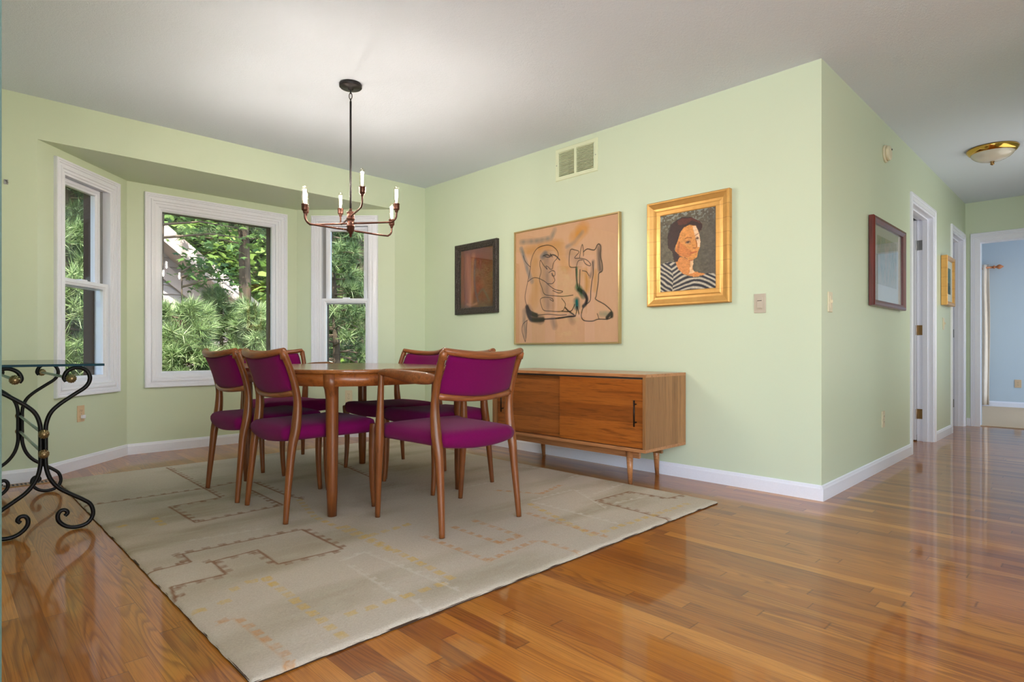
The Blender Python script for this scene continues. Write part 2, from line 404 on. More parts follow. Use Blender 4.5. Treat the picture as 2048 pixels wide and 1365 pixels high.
def colored_mesh(name, verts, faces, cols, mat, parent=None, smooth=False):
    """cols per vertex"""
    me = bpy.data.meshes.new(name)
    verts = np.asarray(verts, dtype=np.float32); 
    if parent is not None:
        Mi = np.array(wm(parent).inverted()); verts = verts @ Mi[:3, :3].T.astype(np.float32) + Mi[:3, 3].astype(np.float32)
    faces = np.asarray(faces, dtype=np.int32); k = faces.shape[1]
    me.vertices.add(len(verts)); me.vertices.foreach_set('co', verts.ravel())
    me.loops.add(faces.size); me.loops.foreach_set('vertex_index', faces.ravel())
    me.polygons.add(len(faces)); me.polygons.foreach_set('loop_start', np.arange(0, faces.size, k, dtype=np.int32))
    me.update(calc_edges=True)
    if smooth: me.polygons.foreach_set('use_smooth', [True] * len(faces))
    ca = me.color_attributes.new('Col', 'FLOAT_COLOR', 'POINT')
    c4 = np.ones((len(verts), 4), dtype=np.float32); c4[:, :3] = cols; ca.data.foreach_set('color', c4.ravel())
    me.materials.append(mat); me.validate()
    o = bpy.data.objects.new(name, me); COL.objects.link(o)
    if parent is not None: o.parent = parent
    return o
# ---------------------------------------------------------------- room shell
P0 = (0.475, YA); P1 = (1.10, 5.50); P2 = (2.50, 5.50); P3 = (3.16, YA)
FA1 = Frame((.06, YA), P0); FB0 = Frame(P0, P1); FB1 = Frame(P1, P2); FB2 = Frame(P2, P3); FA2 = Frame(P3, (XB, YA))
FWB = Frame((XB, YA), (XB, YC)); FWC = Frame((XB, YC), (XD, YC)); FWD = Frame((XD, YC), (XD, -.1)); FWL = Frame((.06, 1.08), (.06, YA))
ZS = 2.19
def wall_boxes(mb, s0, s1, z0, z1, th, holes):
    """wall slab n from -th to 0 with rectangular holes (s0,s1,z0,z1)"""
    ss = sorted({s0, s1, *[h[0] for h in holes], *[h[1] for h in holes]})
    for a, b in zip(ss, ss[1:]):
        mid = (a + b) / 2; hs = sorted([h for h in holes if h[0] < mid < h[1]], key=lambda h: h[2]); z = z0
        for h in hs:
            if h[2] > z + 1e-5: mb.box(a, b, -th, 0, z, h[2])
            z = h[3]
        if z < z1 - 1e-5: mb.box(a, b, -th, 0, z, z1)
    return mb
BASE_PROF = [(0, 0), (.013, 0), (.013, .066), (.010, .074), (.008, .082), (.004, .086), (0, .086)]
def baseboard(F, s0, s1, name):
    return MB(F).extr(BASE_PROF, s0, s1).build(name, 'trim', kind='structure')

# floor, carpets, ceiling
MB().box(-2.7, XD + .06, -3.4, 5.0, -.12, 0).box(.3, 3.3, 5.0, 5.7, -.12, 0).build('floor', 'floor', kind='structure')
MB().box(XD + .06, 11.3, -2.0, 2.9, -.12, .008).build('floor_bedroom', 'carpet', kind='structure')
MB().box(-2.7, 11.3, -3.4, YA, H, H + .15).build('ceiling', 'ceiling', kind='structure')

mb = MB(); mb.prism([P0, P3, P2, P1], ZS, H + .1); mb.build('ceiling_bay', 'wall', kind='structure')
W1 = (.215, .725, .60, 2.05); W2 = (.215, 1.205, .62, 2.03); W3 = (.225, .715, .60, 2.05)
MB(FA1).box(-.15, FA1.L + .0, -.14, 0, 0, H).build('wall_window_left', 'wall', kind='structure')
MB(FA2).box(0, FA2.L + .14, -.14, 0, 0, H).build('wall_window_right', 'wall', kind='structure')
wall_boxes(MB(FB0), -.0, FB0.L, 0, ZS, .15, [W1]).build('wall_bay_left', 'wall', kind='structure')
wall_boxes(MB(FB1), -.05, FB1.L + .05, 0, ZS, .15, [W2]).build('wall_bay_center', 'wall', kind='structure')
wall_boxes(MB(FB2), 0, FB2.L, 0, ZS, .15, [W3]).build('wall_bay_right', 'wall', kind='structure')
D1 = (5.64 - XB, 6.475 - XB, 0, 2.05); D2 = (7.36 - XB, 8.04 - XB, 0, 2.05)
VENT = (YA - 3.045, YA - 2.705, 2.195, 2.39)
wall_boxes(MB(FWB), -.0, FWB.L, 0, H, .12, [VENT]).build('wall_picture', 'wall', kind='structure')
wall_boxes(MB(FWC), .12, FWC.L, 0, H, .12, [D1, D2]).build('wall_hall', 'wall', kind='structure')
D3 = (YC - 1.012, YC - .20, 0, 2.03)
wall_boxes(MB(FWD), -.12, FWD.L, 0, H, .12, [D3]).build('wall_hall_end', 'wall', kind='structure')
MB(FWL).box(0, FWL.L, -.12, 0, 0, H).build('wall_left', 'wall', kind='structure')
# unseen remainder of the house around the camera
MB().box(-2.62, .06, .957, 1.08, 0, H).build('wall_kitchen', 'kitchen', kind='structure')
F1 = Frame((-2.62, -3.3), (-2.62, .957)); wall_boxes(MB(F1), 0, F1.L, 0, H, .12, [(.6, 3.8, .3, 2.2)]).build('wall_rear_left', 'wall', kind='structure')
F2 = Frame((3.6, -3.22), (-2.62, -3.22)); wall_boxes(MB(F2), 0, F2.L + .12, 0, H, .12, [(2.0, 5.6, .3, 2.2)]).build('wall_rear', 'wall', kind='structure')
MB().box(3.6, 3.72, -3.34, -.1, 0, H).build('wall_rear_right', 'wall', kind='structure')
MB().box(3.72, XD + .12, -.22, -.1, 0, H).build('wall_hall_right', 'wall', kind='structure')
MB().box(XB + .12, XD + .12, 3.3, 3.42, 0, H).build('wall_closet_back', 'trim', kind='structure')
MB().box(XD, XD + .12, YC + .12, 3.3, 0, H).build('wall_closet_side', 'trim', kind='structure')
MB().box(6.95, 7.05, YC + .12, 3.3, 0, H).build('wall_closet_middle', 'trim', kind='structure')
MB().box(11.1, 11.22, -2.1, 3.0, 0, H).build('wall_bedroom', 'blue', kind='structure')
MB().box(XD + .12, 11.1, 2.88, 3.0, 0, H).build('wall_bedroom_left', 'blue', kind='structure')
F3 = Frame((11.1, -1.95), (XD + .12, -1.95)); wall_boxes(MB(F3), 0, F3.L, 0, H, .12, [(.6, 2.2, .7, 2.1)]).build('wall_bedroom_right', 'blue', kind='structure')
MB().box(XD + .121, XD + .14, YC - .13, 2.88, 0, H).box(XD + .121, XD + .14, -1.95, YC - .98, 0, H).build('wall_bedroom_near', 'blue', kind='structure')

baseboard(FA1, 0, FA1.L + .004, 'baseboard_window_left'); baseboard(FB0, -.004, FB0.L - .004, 'baseboard_bay_left')
baseboard(FB1, .004, FB1.L - .004, 'baseboard_bay_center'); baseboard(FB2, .004, FB2.L, 'baseboard_bay_right')
baseboard(FA2, 0, FA2.L - .013, 'baseboard_window_right'); baseboard(FWB, 0, FWB.L, 'baseboard_picture')
baseboard(FWC, -.013, D1[0] - .062, 'baseboard_hall'); baseboard(FWC, D1[1] + .062, D2[0] - .062, 'baseboard_hall_middle')
baseboard(FWD, 0.013, D3[0] - .062, 'baseboard_hall_end'); baseboard(FWL, 0, FWL.L - .013, 'baseboard_left')
baseboard(Frame((11.1, 2.88), (11.1, -1.95)), 0, 4.8, 'baseboard_bedroom')

# ---- windows
CAS = [(0, 0), (0, .020), (.003, .025), (.015, .025), (.017, .018), (.028, .020), (.030, .012), (.046, .014), (.049, .020), (.060, .020), (.063, .011), (.080, .013), (.083, .006), (.098, .006), (.098, 0)]
def window(name, F, cas, hole, lower, zm=(1.285, 1.335), upper=None):
    root = setting(name, F.pt((cas[0] + cas[1]) / 2, 0, cas[2]))
    MB(F).loop(cas[0], cas[1], cas[2], cas[3], CAS).build('window_casing', 'trim', root)
    s0, s1, z0, z1 = hole
    # jamb liner
    j = MB(F); j.loop(s0 + .0, s1 - .0, z0 + .0, z1 - .0, [(.0, .0), (.0, -.112), (.012, -.112), (.012, .004), (0, .004)]); j.build('window_jamb', 'vinyl', root)
    MB(F).loop(s0 - .02, s1 + .02, z0 - .02, z1 + .02, [(0, -.1505), (0, -.185), (.045, -.185), (.045, -.1125), (.0205, -.1125), (.0205, -.1505)]).build('exterior_frame', 'exterior', root)
    s0 += .012; s1 -= .012; z0 += .012; z1 -= .012
    def sash(a, b, c, d, n0, n1, fw, nm='sash', fwb=None):
        pr = [(0, n0), (0, n1), (fw * .55, n1), (fw * .62, n1 - .004), (fw, n1 - .010), (fw, n0)]
        MB(F).loop(a, b, c, d, pr).build(nm, 'vinyl', root)
        MB(F).box(a + fw - .004, b - fw + .004, (n0 + n1) / 2 - .003, (n0 + n1) / 2 + .003, c + fw - .004, d - fw + .004).build('window_pane', 'glass', root)
    if lower is None:
        sash(s0, s1, z0, z1, -.05, -.012, .028)
    else:
        sash(s0, s1, z0, zm[1], -.045, -.010, .042)
        sash(s0 + .030, s1 - .030, zm[0] - .0, z1 - .004, -.095, -.052, .040, 'sash')
        for a, b in ((s0, s0 + .029), (s1 - .029, s1)):
            t = MB(F); t.box(a, b, -.11, -.052, zm[1], z1)
            for q in (.006, .014, .022): t.box(a + q, a + q + .003, -.052, -.048, zm[1], z1)
            t.build('window_track', 'track', root)
        MB(F).box((s0 + s1) / 2 - .03, (s0 + s1) / 2 + .03, -.06, -.02, zm[1] - .002, zm[1] + .010).build('sash_lock', 'vinyl', root)
    return root
window('window_1', FB0, (.14, .812, .515, 2.13), W1, True)
window('window_2', FB1, (.12, 1.30, .53, 2.125), W2, None)
window('window_3', FB2, (.145, .79, .515, 2.13), W3, True)

# ---- doors off the hall
DC = [(0, 0), (0, .012), (.006, .016), (.022, .016), (.026, .012), (.040, .014), (.052, .010), (.062, .010), (.062, 0)]
def hall_door(name, D, hinge, door_ang, knob=True):
    s0, s1, _, z1 = D
    root = setting(name, FWC.pt((s0 + s1) / 2, 0, 0))
    MB(FWC).loop(s0 - .06, s1 + .06, 0, z1 + .06, DC, True).build('door_casing', 'trim', root)
    j = MB(FWC); j.loop(s0, s1, 0, z1, [(0, .002), (.018, .002), (.018, -.122), (0, -.122)], True)
    j.loop(s0 + .018, s1 - .018, 0, z1 - .018, [(0, -.040), (.012, -.040), (.012, -.078), (0, -.078)], True); j.build('door_jamb', 'trim', root)
    hx = s1 - .020
    a = R(door_ang)
    A = Matrix.Rotation(a, 4, 'Z'); p = FWC.pt(hx, -.124, 0)
    L = (s1 - s0) - .05
    mbd = MB(Matrix.Translation(p) @ Matrix.Rotation(R(90) + a, 4, 'Z'))
    mbd.box(0, L, 0, .035, .012, z1 - .024)
    for (q0, q1) in ((.13, .95), (1.05, z1 - .14)):
        for side in (-.0015, .0355):
            mbd.box(.11, L - .11, side - .002, side + .002, q0, q1)
    leaf = mbd.build('door_leaf', 'trim', root, bevel=.0015)
    for z in (.25, 1.02, 1.80):
        h = MB(FWC); h.box(s1 - .0215, s1 - .0165, -.118, -.080, z - .045, z + .045)
        h.tube([FWC.M.inverted() @ (p + Vector((-.006, .000, z - .045))), FWC.M.inverted() @ (p + Vector((-.006, .000, z + .045)))], .006, 10)
        h.M = Matrix.Translation(p); h.box(-.0355, -.003, .0, .004, z - .045, z + .045)
        h.build('hinge', hinge if (z < 1.5 or hinge == 'nickel') else 'nickel', root)
    return root
hall_door('door_1', D1, 'agedbrass', 6)
hall_door('door_2', D2, 'nickel', 4)
root = setting('door_3', FWD.pt((D3[0] + D3[1]) / 2, 0, 0))
MB(FWD).loop(D3[0] - .062, D3[1] + .062, 0, D3[3] + .085, [(0, 0), (0, .016), (.006, .020), (.018, .020), (.021, .014), (.036, .015), (.039, .019), (.060, .012), (.085, .010), (.085, 0)], True).build('door_casing', 'trim', root)
MB(FWD).loop(D3[0], D3[1], 0, D3[3], [(0, .002), (.016, .002), (.016, -.13), (0, -.13)], True).build('door_jamb', 'trim', root)

# ---------------------------------------------------------------- things fixed to the walls
def outlet(F, s, z, mat, label, name='wall_outlet', w_=.070, h_=.115, kind='duplex', plug=False, group=None):
    r = thing(name, label, 'outlet' if 'outlet' in name else 'switch', F.pt(s, 0, z), 0, group)
    MB(F).box(s - w_ / 2, s + w_ / 2, 0, .006, z - h_ / 2, z + h_ / 2).build('cover_plate', mat, r, bevel=.002)
    if kind == 'duplex':
        for dz in (-.02, .02):
            mb = MB(F); pr = [(s + .017 * math.cos(t) , z + dz + max(-.0115, min(.0115, .017 * math.sin(t)))) for t in [i * math.pi / 10 for i in range(20)]]
            v = [(a, .0055, b) for a, b in pr] + [(a, .0085, b) for a, b in pr]; n = 20
            mb.add(v, [tuple(range(n, 2 * n))] + [(i, (i + 1) % n, n + (i + 1) % n, n + i) for i in range(n)])
            o = mb.build('socket', mat, r)
            sl = MB(F); sl.box(s - .0075, s - .0055, .0084, .0092, z + dz - .002, z + dz + .007).box(s + .0055, s + .0075, .0084, .0092, z + dz - .002, z + dz + .006)
            sl.box(s - .002, s + .002, .0084, .0092, z + dz - .008, z + dz - .005); sl.build('socket_slots', 'slot', o)
        MB(F).lathe([(.003, 0), (.003, .0015)], (s, .006, z), 10, A=Matrix(((1, 0, 0), (0, 0, 1), (0, 1, 0)))).build('screw', 'nickel', r)
    elif kind == 'rocker':
        MB(F).box(s - .017, s + .017, .0055, .010, z - .034, z + .034).build('rocker_frame', mat, r, bevel=.001)
        mb = MB(F); mb.extr([(.009, z - .028), (.015, z - .028), (.010, z + .012), (.009, z + .012)], s - .013, s + .013); mb.build('rocker', mat, r)
        MB(F).box(s - .013, s + .013, .0098, .0105, z + .014, z + .017).build('indicator_gap', 'slot', r)
    elif kind == 'slider':
        MB(F).box(s - .012, s + .012, .0055, .0085, z - .033, z + .033).build('slider_frame', mat, r)
        MB(F).box(s - .004, s + .004, .008, .018, z - .006, z + .012).build('toggle', mat, r, bevel=.001)
    if plug:
        MB(F).box(s - .012, s + .014, .009, .030, z - .034, z - .010).build('plug_in_cap', 'trim', r, bevel=.004)
    return r
outlet(FB0, .395, .388, 'tan', 'tan outlet with a white plug-in cap below the left bay window, behind the glass console', plug=True)
outlet(FB2, .505, .392, 'ivory', 'ivory outlet under the narrow right bay window, seen beneath the dining table')
outlet(FWB, YA - 1.462, 1.117, 'taupe', 'taupe rocker switch plate right of the gold framed portrait', 'wall_switch', kind='rocker')
outlet(FWC, 3.649 - XB, 1.113, 'ivory', 'ivory switch plate on the hall wall just past the corner', 'wall_switch', kind='slider')
outlet(FWC, 4.775 - XB, .350, 'ivory', 'ivory outlet low on the hall wall under the mahogany framed print')
outlet(FWC, 6.93 - XB, 1.09, 'ivory', 'ivory switch plate on the hall wall under the small gold framed picture', 'wall_switch', kind='slider')
outlet(Frame((11.1, 2.88), (11.1, -1.95)), 2.88 - .921, .352, 'tan', 'tan outlet low on the blue bedroom wall', w_=.075)

# smoke detector
r = thing('smoke_detector', 'round ivory smoke detector high on the hall wall', 'smoke detector', (4.83, YC, 2.235))
A = Matrix(((1, 0, 0), (0, 0, -1), (0, 1, 0)))
MB().lathe([(.062, 0), (.062, .012), (.056, .014)], (4.83, YC, 2.235), 32, A=A).build('mounting_base', 'ivory', r)
MB().lathe([(.052, .013), (.052, .030), (.046, .036), (.020, .039), (.001, .039)], (4.83, YC, 2.235), 32, A=A).build('cover', 'ivory', r)
MB().lathe([(.006, .038), (.006, .041)], (4.85, YC, 2.262), 12, A=A).build('test_button', 'slot', r)

# return air vent
r = thing('air_vent', 'cream return air grille of two louvred panels near the ceiling', 'air vent', FWB.pt((VENT[0] + VENT[1]) / 2, 0, VENT[2]))
mb = MB(FWB); v0, v1, v2, v3 = VENT; mid = (v0 + v1) / 2
mb.loop(v0 - .032, v1 + .042, v2 - .025, v3 + .03, [(0, 0), (0, .004), (.004, .008), (.028, .008), (.032, .002), (.032, 0)])
mb.box(mid - .011, mid + .011, -.01, .007, v2 - .002, v3 + .002); mb.build('vent_frame', 'vent', r)
for a, b in ((v0, mid - .011), (mid + .011, v1)):
    mb = MB(FWB); n = 17
    for i in range(n):
        z = v2 + (i + .35) * (v3 - v2) / n
        mb.extr([(-.012, z - .001), (.003, z), (.003, z + .0030), (-.012, z + .0022)], a, b)
    mb.build('louvre_panel', 'vent', r)
MB(FWB).box(v0 - .01, v1 + .01, -.119, -.115, v2 - .01, v3 + .01).build('duct_back', 'duct', r)
for sx in (v0 - .018, v1 + .024): MB(FWB).lathe([(.004, 0), (.003, .0025)], (sx, .008, (v2 + v3) / 2), 10, A=Matrix(((1, 0, 0), (0, 0, 1), (0, 1, 0)))).build('screw', 'nickel', r)
# hook
r = thing('wall_hook', 'tiny silver hook on the window wall at the left edge', 'hook', FA1.pt(.262, 0, 1.88))
MB(FA1).box(.252, .272, 0, .004, 1.87, 1.90).build('hook_plate', 'nickel', r)
MB(FA1).tube([(.262, .003, 1.893), (.262, .022, 1.893), (.266, .030, 1.888), (.268, .030, 1.874)], .0035, 8).build('hook_arm', 'nickel', r)
# floor register
r = thing('floor_register', 'brown slotted floor register by the baseboard behind the glass console', 'floor register', (.42, 4.735, 0))
MB().box(.285, .560, 4.690, 4.785, 0, .004).build('register_frame', 'agedbrass', r, bevel=.0015)
mb = MB()
for i in range(12): mb.box(.305 + i * .020, .315 + i * .020, 4.705, 4.770, .0041, .0046)
mb.build('register_slots', 'slot', r)

# ---------------------------------------------------------------- ceiling lamp in the hall
lx, ly = 6.06, .66
r = thing('flush_ceiling_lamp', 'brass rimmed flush ceiling lamp with a ribbed frosted bowl in the hall', 'ceiling lamp', (lx, ly, H))
MB().lathe([(.165, 0), (.170, -.008), (.168, -.018), (.158, -.030), (.156, -.034), (.148, -.040), (.142, -.044)], (lx, ly, H), 48).build('brass_rim', 'brass', r)
prof = []
seg = 72; vs_ = []; rings = [(.140, -.042), (.134, -.056), (.116, -.076), (.086, -.094), (.050, -.105), (.012, -.109)]
for rr, zz in rings:
    for k in range(seg):
        q = rr * (1 + (.012 if k % 2 else -.012)); th = 2 * math.pi * k / seg
        vs_.append((lx + q * math.cos(th), ly + q * math.sin(th), H + zz))
mb = MB(); mb.add(vs_, [(i * seg + k, i * seg + (k + 1) % seg, (i + 1) * seg + (k + 1) % seg, (i + 1) * seg + k) for i in range(len(rings) - 1) for k in range(seg)] + [tuple((len(rings) - 1) * seg + k for k in range(seg))], True)
mb.build('glass_bowl', 'shade_glass', r)
MB().lathe([(.012, -.105), (.016, -.112), (.010, -.118), (.015, -.124), (.012, -.132), (.003, -.138)], (lx, ly, H), 16).build('finial', 'agedbrass', r)

# ---------------------------------------------------------------- bedroom curtain and rod
r = thing('curtain_rod', 'turned wooden curtain rod with a finial on the blue bedroom wall', 'curtain rod', (11.02, 1.35, 2.05))
MB().tube([(11.02, 2.6, 2.045), (11.02, 1.19, 2.045)], .016, 14).build('rod', 'rodwood', r)
A = Matrix(((1, 0, 0), (0, 0, -1), (0, 1, 0)))
MB().lathe([(.016, 0), (.026, .006), (.026, .014), (.014, .022), (.014, .034), (.028, .052), (.034, .070), (.026, .092), (.012, .104), (.012, .110), (.004, .118)], (11.02, 1.19, 2.045), 18, A=A).build('finial', 'rodwood', r)
MB().box(11.0, 11.10, 1.30, 1.325, 2.02, 2.035).build('bracket', 'rodwood', r)
pts = []
n = 90; vs_ = []; 
for zi in range(14):
    z = .03 + (2.09 - .03) * zi / 13; g = 1 - .25 * math.sin(math.pi * min(1, max(0, (z - .3) / 1.9))) ** 2
    for i in range(n):
        t = i / (n - 1); y = 1.235 + t * .85 * (.96 + .04 * g); amp = (.028 + .006 * math.sin(7 * t)) * (1 if zi < 12 else .5)
        vs_.append((11.01 + amp * math.sin(t * 2 * math.pi * 11 + .4 * math.sin(3 * z)) * g, y - .05 * (1 - g), z))
mb = MB(); mb.add(vs_, [(a * n + i, a * n + i + 1, (a + 1) * n + i + 1, (a + 1) * n + i) for a in range(13) for i in range(n - 1)], True)
o = mb.build('curtain', 'curtain'); tag(o, 'cream floor length curtain hanging in folds from the wooden rod in the bedroom', 'curtain')
sd = o.modifiers.new('thickness', 'SOLIDIFY'); sd.thickness = .004
RUG = {'brown': [[(0.565,2.497),(0.712,2.499),(0.716,2.623),(1.204,2.597),(1.206,2.224),(0.944,2.241),(0.951,2.46),(0.752,2.447),(0.774,2.451),(0.766,2.276),(0.588,2.288),(0.57,2.159)],[(0.55,3.787),(1.144,3.77)],[(1.161,4.624),(1.143,3.477),(0.881,3.461),(0.89,3.056),(1.322,3.074),(1.331,3.545)],[(1.144,3.77),(1.347,3.809)],[(1.423,3.735),(1.422,3.284),(1.455,3.118)],[(0.687,2.616),(0.716,2.623)],[(2.118,4.084),(2.015,3.359)],[(3.036,1.698),(2.905,1.716),(2.884,1.958),(2.573,1.969),(2.544,1.492)]],'yellow': [[(0.84,2.158),(0.823,1.527)],[(0.837,2.15),(0.782,2.16)],[(0.721,2.167),(0.729,2.06),(0.619,2.03),(0.58,2.034)],[(0.585,3.199),(0.689,3.246)],[(0.757,3.298),(0.755,3.105)],[(1.422,3.151),(1.323,2.741),(1.322,2.06)],[(1.356,2.526),(1.313,1.642)],[(0.896,1.646),(1.302,1.629)],[(2.145,1.594),(2.899,1.567)],[(2.261,2.195),(2.067,1.597)],[(1.369,2.284),(1.621,2.307)]],'peach': [[(0.604,1.873),(0.656,1.884),(0.667,1.54),(0.642,1.494)],[(1.534,2.14),(1.536,1.691),(1.862,1.729),(1.861,1.503)],[(1.713,2.155),(1.709,1.811),(1.861,1.818),(1.871,2.167)],[(2.126,2.076),(2.104,1.543)],[(2.338,2.526),(2.474,2.269),(2.733,2.337)]],'white': [[(1.13,2.105),(1.252,2.132),(1.28,1.561)],[(1.131,2.048),(1.106,1.669)],[(2.325,2.214),(2.689,2.213),(2.491,1.839)],[(2.685,2.061),(3.048,2.096)],[(1.128,1.626),(1.106,1.494)],[(2.601,1.86),(2.834,1.825)],[(2.31,2.2),(2.309,1.63)],[(2.934,2.938),(3.139,2.471),(2.917,2.447)],[(2.16,2.701),(2.511,2.696)],[(1.146,2.098),(1.253,2.128)],[(0.773,2.78),(1.095,2.733)]]}
BIG_STROKES = [(3,[(0.164,0.672),(0.169,0.725),(0.196,0.792),(0.243,0.837),(0.326,0.849),(0.387,0.834),(0.432,0.798),(0.452,0.757),(0.444,0.725),(0.411,0.695),(0.397,0.663),(0.392,0.638),(0.372,0.636),(0.346,0.661),(0.326,0.667),(0.342,0.639)]),(3,[(0.164,0.672),(0.143,0.586),(0.121,0.5),(0.104,0.421),(0.115,0.358),(0.159,0.293),(0.233,0.255)]),(5,[(0.3,0.76),(0.337,0.765),(0.367,0.752),(0.392,0.757),(0.427,0.744),(0.466,0.705)]),(4,[(0.316,0.754),(0.346,0.742),(0.377,0.746),(0.372,0.768),(0.392,0.74)]),(3,[(0.337,0.64),(0.3,0.682),(0.27,0.726),(0.264,0.678),(0.277,0.625),(0.259,0.557),(0.285,0.486),(0.316,0.423),(0.417,0.402),(0.505,0.392),(0.595,0.395)]),(3,[(0.357,0.607),(0.387,0.621),(0.417,0.61),(0.417,0.576),(0.392,0.578),(0.389,0.6),(0.407,0.564),(0.417,0.534),(0.392,0.51),(0.346,0.514)]),(3,[(0.137,0.551),(0.19,0.577),(0.243,0.572),(0.316,0.535),(0.362,0.496),(0.417,0.458),(0.495,0.434),(0.456,0.424),(0.397,0.45)]),(3,[(0.485,0.376),(0.52,0.332),(0.515,0.299),(0.485,0.267),(0.377,0.273),(0.305,0.285),(0.279,0.33),(0.27,0.383),(0.316,0.397),(0.387,0.383),(0.402,0.357),(0.367,0.376)]),(6,[(0.52,0.295),(0.553,0.264),(0.61,0.223),(0.553,0.218),(0.456,0.209),(0.316,0.207),(0.19,0.204),(0.137,0.251),(0.121,0.313)]),(12,[(0.131,0.286),(0.159,0.222),(0.211,0.203),(0.296,0.204)]),(12,[(0.126,0.322),(0.159,0.267),(0.228,0.242)]),(5,[(0.447,0.21),(0.553,0.218),(0.61,0.219)]),(4,[(0.485,0.267),(0.571,0.262),(0.6,0.294),(0.61,0.318)]),(3,[(0.243,0.245),(0.346,0.248),(0.456,0.235),(0.534,0.235)]),(3,[(0.131,0.206),(0.082,0.172),(0.071,0.111),(0.099,0.029),(0.11,0.029),(0.126,0.197)]),(3,[(0.082,0.789),(0.11,0.731),(0.159,0.681)]),(3,[(0.628,0.624),(0.567,0.634),(0.558,0.694),(0.571,0.774),(0.61,0.77),(0.651,0.747),(0.61,0.704),(0.665,0.693),(0.719,0.674),(0.755,0.638),(0.75,0.621),(0.71,0.643),(0.692,0.677)]),(3,[(0.656,0.698),(0.669,0.769),(0.683,0.804),(0.692,0.742),(0.692,0.709)]),(4,[(0.692,0.742),(0.728,0.761),(0.79,0.745),(0.816,0.781),(0.833,0.786),(0.847,0.76),(0.844,0.69),(0.859,0.625),(0.859,0.57),(0.83,0.55),(0.825,0.487),(0.808,0.377),(0.803,0.346),(0.877,0.302),(0.927,0.259),(0.94,0.235),(0.936,0.196),(0.901,0.182),(0.825,0.185),(0.772,0.172),(0.701,0.179),(0.674,0.208),(0.676,0.249),(0.701,0.305),(0.737,0.322),(0.755,0.349),(0.759,0.413),(0.768,0.492),(0.781,0.554),(0.777,0.651)]),(3,[(0.628,0.636),(0.646,0.675),(0.683,0.678)]),(3,[(0.683,0.589),(0.719,0.577),(0.742,0.542)]),(4,[(0.623,0.612),(0.628,0.522),(0.646,0.438)]),(4,[(0.66,0.6),(0.656,0.453)]),(9,[(0.646,0.438),(0.692,0.41),(0.723,0.359),(0.715,0.32),(0.692,0.297)]),(4,[(0.618,0.219),(0.628,0.259),(0.633,0.3),(0.651,0.234)]),(3,[(0.816,0.23),(0.83,0.19)]),(9,[(0.901,0.194),(0.936,0.228),(0.94,0.204)])]
BIG_WASH = [((0.8,0.56,0.28),60,0.6,[(0.126,0.818),(0.275,0.833),(0.417,0.838)]),((0.85,0.58,0.25),70,0.75,[(0.61,0.868),(0.665,0.916),(0.692,0.936)]),((0.82,0.6,0.33),60,0.5,[(0.466,0.831),(0.476,0.729),(0.534,0.63)]),((0.8,0.58,0.32),70,0.55,[(0.211,0.736),(0.201,0.615),(0.222,0.456),(0.19,0.352)]),((0.55,0.52,0.48),30,0.6,[(0.06,0.916),(0.233,0.9),(0.377,0.903),(0.417,0.965)]),((0.55,0.52,0.48),22,0.5,[(0.534,0.805),(0.61,0.835),(0.683,0.906)]),((0.45,0.48,0.5),28,0.7,[(0.06,0.854),(0.104,0.749),(0.147,0.62),(0.18,0.547)]),((0.25,0.36,0.45),34,0.8,[(0.29,0.753),(0.316,0.775)]),((0.55,0.45,0.38),80,0.55,[(0.346,0.729),(0.326,0.602),(0.337,0.464),(0.357,0.325)]),((0.42,0.35,0.33),30,0.75,[(0.833,0.762),(0.833,0.668),(0.842,0.58)]),((0.45,0.38,0.34),22,0.6,[(0.781,0.651),(0.772,0.572),(0.755,0.534)]),((0.8,0.58,0.28),40,0.6,[(0.701,0.579),(0.728,0.496),(0.719,0.432)]),((0.8,0.58,0.28),30,0.5,[(0.799,0.568),(0.79,0.426)]),((0.08,0.35,0.25),36,0.85,[(0.637,0.456),(0.665,0.428),(0.692,0.386)]),((0.05,0.38,0.38),40,0.8,[(0.628,0.342),(0.633,0.3)]),((0.2,0.42,0.3),16,0.7,[(0.628,0.619),(0.633,0.456)]),((0.25,0.22,0.22),50,0.6,[(0.137,0.304),(0.18,0.231),(0.275,0.205)]),((0.5,0.42,0.36),40,0.5,[(0.397,0.195),(0.417,0.144)]),((0.5,0.42,0.36),40,0.5,[(0.571,0.213),(0.59,0.179)]),((0.45,0.55,0.45),30,0.5,[(0.851,0.225),(0.919,0.221)]),((0.5,0.45,0.4),30,0.6,[(0.093,0.289),(0.104,0.065)]),((0.62,0.5,0.4),60,0.4,[(0.571,0.742),(0.61,0.695),(0.646,0.667)])]
